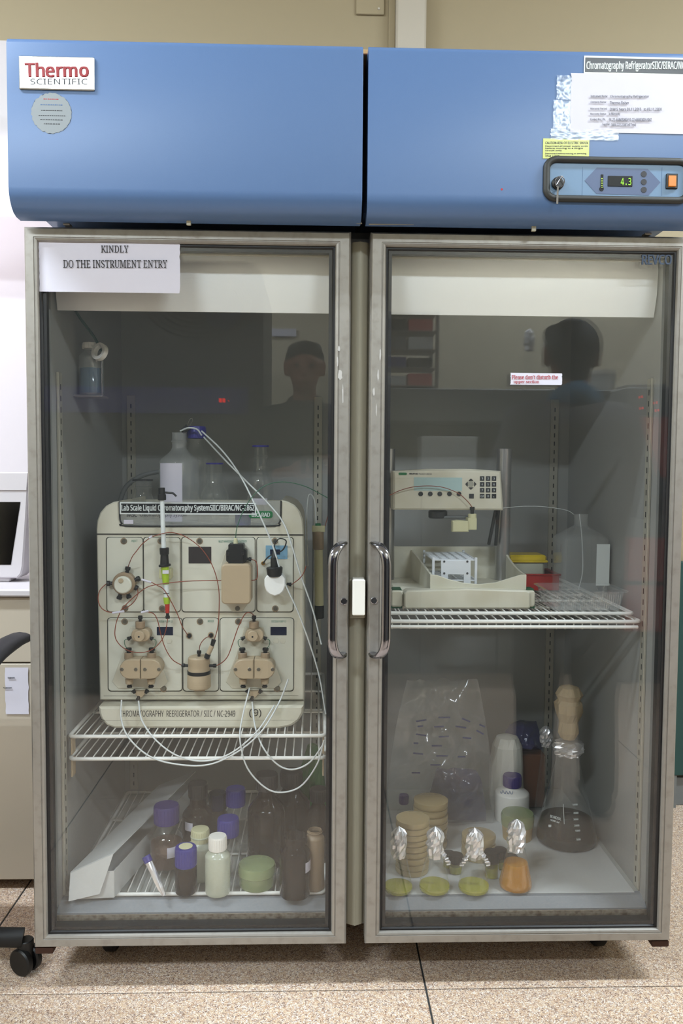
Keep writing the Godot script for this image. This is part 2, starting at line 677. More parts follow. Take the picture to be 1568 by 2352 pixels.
	mat("bench_pink", Color(0.74, 0.38, 0.36), 0.6)
	mat("bench_cream", Color(0.72, 0.68, 0.62), 0.5)
	mat("screen_black", Color(0.015, 0.015, 0.02), 0.15)
	mat("rubber_blue", Color(0.06, 0.06, 0.075), 0.5)
	mat("wood", Color(0.40, 0.24, 0.14), 0.6)


# ---------- lamps ----------

func tube_fixture(called: String, label: String, at: Vector3, turn: float, energy: float, color: Color) -> void:
	var t := thing(called, label, "ceiling lamp", at)
	t.rotation.y = turn
	part(t, "housing", boxc(Vector3(-0.63, 0.0, -0.09), Vector3(0.63, 0.07, 0.09), 0.01), M.white_plastic)
	for s in [-1.0, 1.0]:
		var z: float = 0.05 * s
		part(t, "tube", rodm(Vector3(-0.59, -0.025, z), Vector3(0.59, -0.025, z), 0.013, 8), M.lamp_tube)
		for e in [-1.0, 1.0]:
			part(t, "tube_socket", boxc(Vector3(e * 0.61 - 0.02, -0.045, z - 0.02), Vector3(e * 0.61 + 0.02, 0.0, z + 0.02), 0.004), M.white_plastic)
		var a := AreaLight3D.new()
		a.name = "tube_light"
		a.area_size = Vector2(1.16, 0.026)
		a.light_energy = energy
		a.light_color = color
		a.shadow_enabled = true
		a.area_range = 12.0
		t.add_child(a, true)
		a.position = Vector3(0, -0.041, z)
		a.rotation_degrees = Vector3(-90, 0, 0)


func bench_lamp(at: Vector3, energy: float, color: Color) -> void:
	var t := thing("wall_lamp", "white hooded tube lamp on the wall beside the refrigerator", "wall lamp", at)
	t.rotation_degrees = Vector3(-35, 0, 0)
	part(t, "hood", boxc(Vector3(-0.63, -0.05, 0.0), Vector3(0.63, 0.07, 0.03), 0.008), M.white_plastic)
	part(t, "visor", boxc(Vector3(-0.63, 0.05, -0.16), Vector3(0.63, 0.07, 0.0), 0.004), M.white_plastic)
	part(t, "tube", rodm(Vector3(-0.59, 0, -0.02), Vector3(0.59, 0, -0.02), 0.013, 12), M.lamp_tube)
	part(t, "bracket", boxc(Vector3(-0.62, -0.03, 0.03), Vector3(-0.58, 0.03, 0.10), 0.004), M.steel)
	var a := AreaLight3D.new()
	a.name = "tube_light"
	a.area_size = Vector2(1.16, 0.03)
	a.light_energy = energy
	a.light_color = color
	a.shadow_enabled = true
	a.area_range = 12.0
	t.add_child(a, true)
	a.position = Vector3(0, 0, -0.035)


# ---------- the room ----------

func build_room() -> void:
	var x0 := -2.2
	var x1 := 3.8
	var z0 := -1.0
	var z1 := 3.9
	var h := 3.3
	var f := structure("floor", boxc(Vector3(x0, -0.12, z0), Vector3(x1, -0.003, z1)), M.grout)
	var tile := boxm(Vector3(1.0435, 0.02, 1.0435), 0.001)
	for i in range(-3, 5):
		for k in range(-1, 5):
			var o := part(f, "tile", tile, M.terrazzo)
			o.position = Vector3(0.868 + (i - 0.5) * 1.048, -0.01, (k - 0.5) * 1.048)
	structure("ceiling", boxc(Vector3(x0 - 0.1, h, z0 - 0.1), Vector3(x1 + 0.1, h + 0.1, z1 + 0.1)), M.ceiling_white)
	var back := structure("wall_back", boxc(Vector3(x0, -0.1, z0 - 0.1), Vector3(x1, h, z0)), M.wall_beige_dimmed)
	part(back, "lit_wall_panel", boxc(Vector3(x0, 0.0, z0), Vector3(0.02, 2.53, z0 + 0.004)), M.white_and_lit_wall)  # white sheet added where lamp light brightens the beige wall
	part(back, "pilaster", boxc(Vector3(0.866, 0.0, z0), Vector3(0.963, h, z0 + 0.05), 0.006), M.pilaster)
	part(back, "panel_edge", boxc(Vector3(0.845, 0.0, z0), Vector3(0.866, h, z0 + 0.012), 0.002), M.wall_beige_dimmed)
	part(back, "socket_plate", boxc(Vector3(0.738, 2.637, z0), Vector3(0.83, 2.78, z0 + 0.008), 0.002), M.wall_beige_dimmed)
	part(back, "socket_screw", rodm(Vector3(0.812, 2.655, z0 + 0.008), Vector3(0.812, 2.655, z0 + 0.010), 0.004, 10), M.pilaster)
	structure("wall_left", boxc(Vector3(x0 - 0.1, -0.1, z0 - 0.1), Vector3(x0, h, z1 + 0.1)), M.wall_beige)
	structure("wall_right", boxc(Vector3(x1, -0.1, z0 - 0.1), Vector3(x1 + 0.1, h, z1 + 0.1)), M.wall_beige)
	structure("wall_front", boxc(Vector3(x0, -0.1, z1), Vector3(x1, h, z1 + 0.1)), M.wall_beige)
	var bb := structure("baseboard_back", boxc(Vector3(1.5, 0.0, z0), Vector3(x1, 0.10, z0 + 0.014), 0.003), M.bench_grey)
	bb.set_meta("label", "grey-green skirting along the back wall")


# ---------- the refrigerator ----------

func frame_corner(lo: Vector2, hi: Vector2, widths: Vector4, u: float, sx: int, sy: int) -> Vector2:
	return Vector2(lo.x + widths.x * u if sx < 0 else hi.x - widths.y * u, hi.y - widths.z * u if sy > 0 else lo.y + widths.w * u)


# one bar of a mitred frame: the rectangle lo..hi (x, y), widths of its four sides (left, right, top, bottom), profile of (share of the width, z), side 0 left 1 right 2 top 3 bottom
func mitred(lo: Vector2, hi: Vector2, widths: Vector4, profile: Array, side: int) -> ArrayMesh:
	var st := ms()
	st.set_smooth_group(-1)
	var ends: Array = [[[-1, -1], [-1, 1]], [[1, -1], [1, 1]], [[-1, 1], [1, 1]], [[-1, -1], [1, -1]]][side]
	var mid := Vector3((lo.x + hi.x) / 2, (lo.y + hi.y) / 2, -0.02)
	for k in profile.size() - 1:
		var a: Vector2 = frame_corner(lo, hi, widths, profile[k].x, ends[0][0], ends[0][1])
		var b: Vector2 = frame_corner(lo, hi, widths, profile[k].x, ends[1][0], ends[1][1])
		var c: Vector2 = frame_corner(lo, hi, widths, profile[k + 1].x, ends[1][0], ends[1][1])
		var d: Vector2 = frame_corner(lo, hi, widths, profile[k + 1].x, ends[0][0], ends[0][1])
		var p := [v3(a, profile[k].y), v3(b, profile[k].y), v3(c, profile[k + 1].y), v3(d, profile[k + 1].y)]
		var away := Vector3(0, 0, 1)
		if absf(profile[k].x - profile[k + 1].x) < 1e-5:
			var toward: Vector3 = ((p[0] + p[1]) * 0.5) - mid
			toward.z = 0
			away = toward if profile[k].x < 0.5 else -toward
		elif profile[k].y < -0.03 and profile[k + 1].y < -0.03:
			away = Vector3(0, 0, -1)
		quad_out(st, p[0], p[1], p[2], p[3], away)
	return done(st)


func make_handle(parent: Node3D, s: float, x_mount: float) -> void:
	# chrome pull: the feet stand on the frame, the grip runs further over the glass (s: -1 to the left, 1 to the right)
	var pts := [Vector3(x_mount, 1.003, 0.0), Vector3(x_mount + s * 0.002, 1.004, 0.016), Vector3(x_mount + s * 0.010, 1.000, 0.034), Vector3(x_mount + s * 0.019, 0.986, 0.046), Vector3(x_mount + s * 0.023, 0.966, 0.050), Vector3(x_mount + s * 0.0235, 0.94, 0.050), Vector3(x_mount + s * 0.0235, 0.88, 0.050), Vector3(x_mount + s * 0.0235, 0.82, 0.050), Vector3(x_mount + s * 0.023, 0.797, 0.050), Vector3(x_mount + s * 0.019, 0.777, 0.046), Vector3(x_mount + s * 0.010, 0.763, 0.034), Vector3(x_mount + s * 0.002, 0.759, 0.016), Vector3(x_mount, 0.760, 0.0)]
	var st := ms()
	# the strap stays broad along x-y: its flat lies across the path in the door's plane
	tube(st, spline(pts, 6), 0.0055, 20, 0.0105, Vector3(1, 0, 0).rotated(Vector3(0, 1, 0), 0.0))
	part(parent, "handle", done(st), M.chrome, "polished chrome pull handle")


func make_door(parent: Node3D, x0: float, x1: float, handle_side: int) -> Node3D:
	var d := holder(parent, "door")
	var lo := Vector2(x0, 0.104)
	var hi := Vector2(x1, 1.667)
	var wide := 0.0335
	var slim := 0.029
	var w := Vector4(slim, wide, 0.030, 0.0275) if handle_side > 0 else Vector4(wide, slim, 0.030, 0.0275)
	var prof := [Vector2(0, -0.045), Vector2(0, -0.006), Vector2(0.10, -0.001), Vector2(0.14, 0.0), Vector2(0.70, 0.0), Vector2(0.73, -0.0018), Vector2(0.77, -0.0018), Vector2(0.80, -0.0004), Vector2(0.93, -0.002), Vector2(1.0, -0.006), Vector2(1.0, -0.045), Vector2(0, -0.045)]
	for side in 4:
		part(d, "frame_bar", mitred(lo, hi, w, prof, side), M.steel)
	# rubber glazing strip, spacer of the sealed unit, and the glass
	var glo := Vector2(lo.x + w.x, lo.y + w.w)
	var ghi := Vector2(hi.x - w.y, hi.y - w.z)
	var gp := [Vector2(0, -0.030), Vector2(0, -0.009), Vector2(0.6, -0.009), Vector2(1.0, -0.0118), Vector2(1.0, -0.030)]
	for side in 4:
		part(d, "glazing_strip", mitred(glo, ghi, Vector4.ONE * 0.006, gp, side), M.gasket)
	var sp := [Vector2(0, -0.0285), Vector2(0, -0.0135), Vector2(1.0, -0.0135), Vector2(1.0, -0.0285)]
	for side in 4:
		part(d, "spacer_bar", mitred(glo + Vector2.ONE * 0.003, ghi - Vector2.ONE * 0.003, Vector4.ONE * 0.010, sp, side), M.gasket)
	part(d, "glass_pane", boxc(Vector3(glo.x - 0.004, glo.y - 0.004, -0.030), Vector3(ghi.x + 0.004, ghi.y + 0.004, -0.012)), M.door_glass, "double-glazed pane")
	# magnetic seal behind the frame
	var seal := [Vector2(0, -0.058), Vector2(0, -0.045), Vector2(1.0, -0.045), Vector2(1.0, -0.058)]
	for side in 4:
		part(d, "door_seal", mitred(glo - Vector2.ONE * 0.014, ghi + Vector2.ONE * 0.014, Vector4.ONE * 0.016, seal, side), M.charcoal)
	var worn := [[781, 862, 10, 26], [778, 801, 6, 12], [787, 905, 4, 40], [775, 830, 3, 22]] if handle_side > 0 else [[868, 862, 4, 30], [858, 900, 5, 20], [873, 815, 4, 26], [864, 940, 3, 30]]
	for q in worn:
		var blot := PackedVector2Array()
		for k in 14:
			var g := TAU * k / 14
			var rr := 0.7 + 0.5 * hash1(k, q[0])
			var e := P(q[0] + cos(g) * q[2] * 0.5 * rr, q[1] + sin(g) * q[3] * 0.5 * rr, 0.0)
			blot.append(Vector2(e.x, e.y))
		part(d, "worn_patch", extrudem(blot, 0.0, 0.0003), M.worn_metal, "pale worn patch")
	var xm := x1 - 0.0165 if handle_side > 0 else x0 + 0.0165
	make_handle(d, -1.0 if handle_side > 0 else 1.0, xm + (0.004 if handle_side > 0 else -0.004))
	var lk := P(789.5, 1380.5, 0.0) if handle_side > 0 else P(858.5, 1379.0, 0.0)
	var lock := part(d, "lock", lathem([Vector2(0.0045, 0.0), Vector2(0.0078, 0.0), Vector2(0.0078, 0.0035), Vector2(0.0066, 0.0042), Vector2(0.0060, 0.0026), Vector2(0, 0.0026)], 20, Transform3D(Basis(Vector3(1, 0, 0), PI / 2), lk)), M.chrome)
	lock.set_meta("label", "round key lock")
	return d


func build_fridge() -> void:
	var t := thing("laboratory_refrigerator", "tall blue-topped double glass-door laboratory refrigerator with steel frames", "refrigerator")
	# carcass
	part(t, "side_panel", boxc(Vector3(0.0, 0.105, -0.90), Vector3(0.030, 1.667, -0.060), 0.003), M.cabinet_grey)
	part(t, "side_panel", boxc(Vector3(1.390, 0.105, -0.90), Vector3(1.420, 1.667, -0.060), 0.003), M.cabinet_grey)
	part(t, "back_panel", boxc(Vector3(0.030, 0.105, -0.90), Vector3(1.390, 1.667, -0.725)), M.cabinet_grey)
	part(t, "base_panel", boxc(Vector3(0.030, 0.105, -0.725), Vector3(1.390, 0.163, -0.085)), M.cabinet_grey)
	part(t, "top_panel", boxc(Vector3(0.030, 1.642, -0.725), Vector3(1.390, 1.667, -0.060)), M.cabinet_grey)
	# liner
	part(t, "liner_wall", boxc(Vector3(0.030, 0.163, -0.725), Vector3(0.035, 1.642, -0.062)), M.liner_white, "white inner side wall")
	part(t, "liner_wall", boxc(Vector3(1.385, 0.163, -0.725), Vector3(1.390, 1.642, -0.062)), M.liner_white, "white inner side wall")
	part(t, "liner_back", boxc(Vector3(0.035, 0.163, -0.725), Vector3(1.385, 1.642, -0.720)), M.liner_white, "white inner back wall")
	part(t, "liner_ceiling", boxc(Vector3(0.035, 1.637, -0.720), Vector3(1.385, 1.642, -0.062)), M.liner_white)
	part(t, "liner_floor", boxc(Vector3(0.035, 0.163, -0.720), Vector3(1.385, 0.168, -0.085), 0.001), M.liner_floor)
	var st := ms()
	extrude(st, PackedVector2Array([Vector2(-0.062, 0.118), Vector2(-0.060, 0.150), Vector2(-0.082, 0.1685), Vector2(-0.10, 0.1685), Vector2(-0.10, 0.118)]), 0.032, 1.388, Transform3D(Basis(Vector3(0, 0, 1), Vector3(0, 1, 0), Vector3(1, 0, 0)), Vector3.ZERO))
	part(t, "front_sill", done(st), M.sill_grey, "grey sloping front sill")
	part(t, "sill_strip", boxc(Vector3(0.032, 0.124, -0.062), Vector3(1.388, 0.146, -0.058), 0.001), M.sill_dirty, "stained strip under the sill")
	# light baffle across the top, in front of the ceiling
	st = ms()
	extrude(st, PackedVector2Array([Vector2(-0.098, 1.511), Vector2(-0.094, 1.511), Vector2(-0.080, 1.56), Vector2(-0.076, 1.612), Vector2(-0.082, 1.638), Vector2(-0.090, 1.638), Vector2(-0.084, 1.61), Vector2(-0.086, 1.56)]), 0.040, 1.380, Transform3D(Basis(Vector3(0, 0, 1), Vector3(0, 1, 0), Vector3(1, 0, 0)), Vector3.ZERO))
	part(t, "light_baffle", done(st), M.valance_white, "white curved light baffle")
	part(t, "top_rail", boxc(Vector3(0.032, 1.628, -0.070), Vector3(1.388, 1.642, -0.062), 0.002), M.mullion_cream)
	# centre post between the doors
	st = ms()
	var prof := PackedVector2Array()
	for k in 9:
		var a := PI * k / 8.0
		prof.append(Vector2(0.7085 - 0.0195 * cos(a), -0.050 + 0.012 * sin(a) + (0.004 if k == 4 else 0.0)))
	prof.append(Vector2(0.772, -0.062))
	prof.append(Vector2(0.772, -0.105))
	prof.append(Vector2(0.645, -0.105))
	prof.append(Vector2(0.645, -0.062))
	extrude(st, prof, -1.655, -0.128, Transform3D(Basis(Vector3(1, 0, 0), Vector3(0, 0, 1), Vector3(0, -1, 0)), Vector3.ZERO))
	part(t, "centre_post", done(st), M.mullion_cream, "cream post between the doors")
	var q0 := P(809, 1414, 0.006)
	var q1 := P(838.5, 1332, 0.006)
	part(t, "door_stop", boxc(Vector3(q0.x, q0.y, -0.045), Vector3(q1.x, q1.y, 0.006), 0.002), M.white_plastic, "white plastic block on the post")
	part(t, "post_cover", boxc(Vector3(0.690, P(828, 1420, -0.03).y, -0.046), Vector3(0.727, P(828, 1330, -0.03).y, -0.030), 0.003), M.mullion_cream)
	# doors
	make_door(t, 0.0, 0.6877, 1)
	var right := make_door(t, 0.7294, 1.420, -1)
	letters_px(right, "REVCO", 1473, 585, 1542, 608, -0.0117, M.print_slate, bold)
	# housing on top: two blue panels, rounded at the top and rolled under at the bottom
	prof = PackedVector2Array()
	for p in [[-0.88, 2.013], [0.066, 2.013], [0.0725, 2.0112], [0.0775, 2.0065], [0.0798, 2.000], [0.0805, 1.722], [0.0785, 1.709], [0.0735, 1.697], [0.0655, 1.686], [0.054, 1.678], [0.040, 1.674], [0.015, 1.6735], [0.015, 1.70], [-0.05, 1.72], [-0.88, 1.72]]:
		prof.append(Vector2(p[0], p[1]))
	var across := Transform3D(Basis(Vector3(0, 0, 1), Vector3(0, 1, 0), Vector3(1, 0, 0)), Vector3.ZERO)
	for e in [[0.0, 0.706], [0.7165, 1.420]]:
		st = ms()
		extrude(st, prof, e[0], e[1], across, 0.0015)
		part(t, "top_housing", done(st), M.blue_paint, "blue painted housing panel")
	part(t, "housing_core", boxc(Vector3(0.01, 1.668, -0.88), Vector3(1.41, 1.719, -0.20)), M.cabinet_grey)
	# cream corner plates and T-shaped clips in the dark gap above the doors
	for e in [[[764, 512], [790, 506], [826, 500], [831, 514]], [[846, 500], [884, 502], [950, 516], [847, 516]]]:
		var poly := PackedVector2Array()
		for q in e:
			var w := P(q[0], q[1], 0.032)
			poly.append(Vector2(w.x, w.y))
		part(t, "corner_plate", extrudem(poly, 0.030, 0.033), M.mullion_cream)
	for px in [[433.0, 501.0, 517.0], [1226.0, 514.0, 531.0]]:
		st = ms()
		var a := P(px[0], px[1], 0.034)
		var b := P(px[0], px[2], 0.034)
		box(st, Vector3(a.x, a.y - 0.002, 0.034), Vector3(0.024, 0.004, 0.010), 0.0008)
		box(st, Vector3(a.x, (a.y + b.y) / 2, 0.032), Vector3(0.009, a.y - b.y, 0.006), 0.0008)
		part(t, "cable_clip", done(st), M.mullion_cream, "small cream T-shaped clip")
	for px in [[152.0, 513.0], [1489.0, 535.0]]:
		var a := P(px[0], px[1], 0.0)
		part(t, "hinge_pin", boxc(a + Vector3(-0.007, -0.003, -0.02), a + Vector3(0.007, 0.001, 0.0), 0.0008), M.steel)
	# rusty hinge feet and castors
	for e in [[0.001, 0.04], [1.380, 1.419]]:
		part(t, "hinge_foot", boxc(Vector3(e[0], 0.088, -0.075), Vector3(e[1], 0.102, -0.004), 0.002), M.rust, "rusty hinge foot")
	for cx in [0.13, 1.31]:
		for cz in [-0.17, -0.80]:
			var c := holder(t, "castor", Vector3(cx, 0, cz))
			part(c, "wheel", lathem([Vector2(0.010, -0.016), Vector2(0.042, -0.016), Vector2(0.048, -0.010), Vector2(0.048, 0.010), Vector2(0.042, 0.016), Vector2(0.010, 0.016)], 24, Transform3D(Basis(Vector3(0, 0, 1), PI / 2), Vector3(0, 0.048, 0))), M.rubber)
			part(c, "fork", boxc(Vector3(-0.022, 0.05, -0.02), Vector3(0.022, 0.106, 0.02), 0.004), M.charcoal)
	# slotted shelf standards on the inner walls
	var strip := boxm(Vector3(0.025, 1.20, 0.006), 0.001)
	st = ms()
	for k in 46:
		box(st, Vector3(0, -0.58 + k * 0.0255, 0.0031), Vector3(0.0035, 0.0125, 0.0008))  # raised boxes, coloured black for the shade inside real slots
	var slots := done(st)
	for x in [0.063, 0.621, 0.785, 1.338]:
		var s := part(t, "shelf_standard", strip, M.rail_strip, "slotted shelf standard")
		s.position = Vector3(x, 0.775, -0.7165)
		part(s, "slot_shade_row", slots, M.black_and_slot_shade)
	for e in [[0.0385, 1.0], [1.3815, -1.0]]:
		var s := part(t, "shelf_standard", strip, M.rail_strip, "slotted shelf standard")
		s.basis = Basis(Vector3.UP, PI / 2 * e[1])
		s.position = Vector3(e[0], 0.775, -0.105)
		part(s, "slot_shade_row", slots, M.black_and_slot_shade)
	build_front_fittings(t)


# name plate, control panel and keys on the blue housing
func build_front_fittings(t: Node3D) -> void:
	var z := 0.0803
	var n := part(t, "name_plate", plate(45, 133, 217, 206, z, 0.004, 0.002, 0.0018), M.polished_plate, "bright metal name plate")
	letters_px(n, "Thermo", 57, 144, 204, 178, z + 0.004, M.brand_red, bold)
	letters_px(n, "SCIENTIFIC", 70, 181, 201, 194, z + 0.004, M.ink_grey, sans)
	# control panel: dark rim, pale blue face
	var c := holder(t, "control_panel")
	var st := ms()
	var a := P(1245, 466, z)
	var b := P(1588, 363, z)
	var rim := rrect(b.x - a.x, b.y - a.y, 0.022, 8)
	var mid := Vector3((a.x + b.x) / 2, (a.y + b.y) / 2, z)
	var ring := PackedVector3Array()
	for p in rim:
		ring.append(mid + Vector3(p.x * 0.955, p.y * 0.82, 0.002))
	tube(st, ring, 0.0072, 10, 0.0072, Vector3(0, 0, 1), true)
	part(c, "rim", done(st), M.bezel_grey, "dark grey moulded rim")
	part(c, "face", plate(1258, 376, 1575, 453, z, 0.0015, 0.016), M.panel_pale_blue)
	var hexagon := PackedVector2Array()
	for q in [[1342, 415], [1370, 385], [1487, 388], [1516, 419], [1489, 449], [1369, 445]]:
		var w := P(q[0], q[1], z + 0.0015)
		hexagon.append(Vector2(w.x, w.y))
	part(c, "overlay", extrudem(hexagon, z + 0.0014, z + 0.0020), M.panel_mid_blue)
	var d := part(c, "display", plate(1395, 405, 1452, 428, z + 0.002, 0.0012, 0.001), M.black_and_slot_shade, "black digital display")
	letters_px(d, "4.3", 1425, 409, 1449, 425, z + 0.0034, M.led_lime, mono)
	for q in [1337.0, 1519.0]:
		part(c, "divider", plate(q - 0.8, 384, q + 0.8, 450, z + 0.0015, 0.0004, 0.0001, 0.0), M.ink_blue)
	st = ms()
	var bulb := P(1381, 434, z + 0.002)
	rod(st, bulb, bulb + Vector3(0, 0, 0.001), 0.0046, 16)
	box(st, P(1382, 418, z + 0.0025), Vector3(0.0055, 0.030, 0.001), 0.0004)
	part(c, "thermometer_mark", done(st), M.ink, "printed thermometer mark")
	st = ms()
	for k in 6:
		box(st, P(1382, 410 + k * 4, z + 0.0033), Vector3(0.003, 0.0016, 0.0006))
	part(c, "thermometer_scale", done(st), M.lime)
	for q in [[1478, 400], [1478, 418], [1478, 436]]:
		var w := P(q[0], q[1], z + 0.002)
		part(c, "button", rodm(w, w + Vector3(0, 0, 0.0008), 0.006, 18), M.ink_grey)
	var sw := part(c, "switch_bezel", plate(1528, 400, 1555, 434, z + 0.0015, 0.004, 0.001, 0.001), M.black_plastic)
	part(sw, "switch", plate(1534, 404, 1552, 429, z + 0.0055, 0.003, 0.001, 0.001), M.switch_amber, "amber rocker switch")
	var k0 := P(1280, 422, z + 0.0015)
	part(c, "key_switch", lathem([Vector2(0, 0), Vector2(0.0125, 0), Vector2(0.0125, 0.004), Vector2(0.009, 0.006), Vector2(0.009, 0.009), Vector2(0, 0.009)], 24, Transform3D(Basis(Vector3(1, 0, 0), PI / 2), k0)), M.black_plastic)
	st = ms()
	var ringp := PackedVector3Array()
	for k in 20:
		var g := TAU * k / 20
		ringp.append(k0 + Vector3(cos(g) * 0.0095, sin(g) * 0.0095 - 0.001, 0.015 + 0.004 * sin(g)))
	tube(st, ringp, 0.0009, 6, -1.0, Vector3.ZERO, true)
	part(c, "key_ring", done(st), M.chrome)
	for q in [[1291, 404, 1278, 424], [1281, 428, 1279, 468]]:
		st = ms()
		var e0 := P(q[0], q[1], z + 0.016)
		var e1 := P(q[2], q[3], z + 0.012)
		tube(st, PackedVector3Array([e0, e0.lerp(e1, 0.5), e1]), 0.0008, 6, 0.0022)
		part(c, "key", done(st), M.chrome, "small steel key")
	var dot := P(1152, 435, z)
	part(t, "red_speck", rodm(dot, dot + Vector3(0, 0, 0.0006), 0.0022, 10), M.ink_red)


# ---------- papers and stickers ----------

func build_notices() -> void:
	var z := 0.0804
	# round silver sticker
	var c := P(118, 260, z)
	var t := thing("round_sticker", "round silver worn sticker below the bright name plate", "sticker", c)
	var st := ms()
	var pts := PackedVector2Array()
	for k in 72:
		var a := TAU * k / 72
		var r := 0.0395 + 0.0007 * sin(a * 24.0) - (0.0012 if hash1(k, 3) > 0.85 else 0.0)
		pts.append(Vector2(cos(a), sin(a)) * r)
	extrude(st, pts, 0.0, 0.0004)
	part(t, "disc", done(st), M.holo_silver)
	var rows := [[0.027, 0.030, M.ink_red], [0.016, 0.042, M.ink_blue], [0.005, 0.040, M.ink_grey], [-0.005, 0.050, M.ink_grey], [-0.013, 0.044, M.ink_grey], [-0.021, 0.030, M.ink_grey]]
	for r in rows:
		st = ms()
		var x: float = -r[1] / 2
		var i := 0
		while x < r[1] / 2:
			var w := 0.0015 + 0.003 * hash1(i, r[0] * 100)
			box(st, Vector3(x + w / 2, r[0], 0.0005), Vector3(w, 0.0016, 0.0002))
			x += w + 0.0012
			i += 1
		part(t, "faint_print", done(st), r[2])
	# black inventory strip
	t = thing("inventory_label", "black strip label with white lettering on the blue housing", "label")
	part(t, "backing", plate(1340, 134, 1607, 169, z, 0.0005, 0.0005, 0.0), M.label_white)
	part(t, "dark_field", plate(1343, 138, 1604, 165, z + 0.0005, 0.0003, 0.0005, 0.0), M.label_black)
	letters_px(t, "Chromatography RefrigeratorSIIC/BIRAC/NC-2949", 1346, 141, 1600, 165, z + 0.0008, M.label_white, bold)
	# typed sheet under clear tape
	t = thing("instrument_sheet", "typed white information sheet under clear tape on the blue housing", "paper")
	part(t, "sheet", wavy_sheet(1310, 171, 1592, 306, z + 0.0006, 0.0009, 3), M.paper)
	var lines := [["Instrument Name:", 1356, 1395, 221], ["Chromatography Refrigerator", 1401, 1490, 222], ["Company Name :", 1356, 1393, 235], ["Thermo Fisher", 1400, 1444, 236], ["Warranty Period:", 1355, 1394, 250], ["O/W 5 Years 03.11.2015   to 03.11.2020", 1400, 1519, 251], ["Warranty Status:", 1355, 1392, 262], ["in Warranty", 1398, 1424, 262], ["Contact No : Ph.", 1355, 1390, 274], ["91-22-66803000/91-22-66803001/002", 1398, 1496, 275], ["Supplier-", 1383, 1401, 286], ["1800.222.230(Toll Free)", 1403, 1460, 287]]
	for l in lines:
		var tall := 3.4 if l[1] > 1380 else 2.6
		letters_px(t, l[0], l[1], l[3] - tall, l[2], l[3] + tall, z + 0.0026, M.ink_grey, sans)
	for e in [[1278, 173, 1312, 229], [1270, 230, 1311, 296], [1264, 297, 1420, 322]]:
		part(t, "tape", wavy_sheet(e[0], e[1], e[2], e[3], z + 0.0004, 0.0012, 12), M.tape_clear, "clear sticky tape")
	# yellow warning
	t = thing("warning_sticker", "yellow printed warning sticker above the control panel", "sticker")
	part(t, "sticker_face", plate(1246, 320, 1353, 364, z + 0.0003, 0.0005, 0.0005, 0.0), M.label_yellow)
	var words := [["CAUTION-RISK OF ELECTRIC SHOCK", 1252, 1350, 328, 2.6], ["Disconnect all power supply cords", 1252, 1349, 336, 2.2], ["before moving to a single", 1252, 1338, 341, 2.0], ["circuit only", 1252, 1290, 346, 2.0], ["Disconnect before moving or servicing", 1252, 1346, 353, 2.2], ["the unit", 1252, 1284, 358, 2.0]]
	for w in words:
		letters_px(t, w[0], w[1], w[3] - w[4], w[2], w[3] + w[4], z + 0.0008, M.ink, sans)
	# notice on the left door
	t = thing("door_notice", "white printed paper notice taped inside the corner of the glass door", "paper")
	part(t, "sheet", wavy_sheet(90, 554, 413, 672, -0.0095, 0.0025, 2), M.paper)
	letters_px(t, "KINDLY", 232, 564, 295, 580, -0.0058, M.ink, serif)
	letters_px(t, "DO THE INSTRUMENT ENTRY", 145, 597, 384, 615, -0.0058, M.ink, serif)
	# small handwritten strip on the right door
	t = thing("handwritten_strip", "small white strip with red handwriting on the right glass door", "paper")
	part(t, "strip", wavy_sheet(1172, 857, 1290, 884, -0.0112, 0.0003, 2), M.paper)
	letters_px(t, "Please don't disturb the", 1175, 861, 1281, 871, -0.0106, M.ink_red, serif)
	letters_px(t, "upper section", 1179, 873, 1238, 882, -0.0106, M.ink_red, serif)
	# cardboard sheet lying on top
	t = thing("cardboard_sheet", "flat brown corrugated cardboard lying on top of the refrigerator", "cardboard")
	part(t, "board", boxc(Vector3(P(340, 80, 0.03).x, 2.0135, -0.50), Vector3(P(1335, 112, 0.03).x, 2.0255, 0.034), 0.001), M.cardboard)
	part(t, "flap", boxc(Vector3(P(340, 80, 0.03).x, 2.0135, 0.034), Vector3(P(900, 80, 0.03).x, 2.0165, 0.037), 0.0008), M.wood)
	for px in [[378, 420], [668, 702], [914, 954], [1262, 1305]]:
		var a := P(px[0], 90, 0.036)
		var b := P(px[1], 90, 0.036)
		var tp := part(t, "tape", boxc(Vector3(a.x, 2.0170, 0.0345), Vector3(b.x, 2.0262, 0.0360), 0.0002), M.paper, "white tape with red print")
		letters(tp, "TAPE", Vector3((a.x + b.x) / 2, 2.0215, 0.0361), (b.x - a.x) * 0.6, 0.005, M.ink_red, bold)


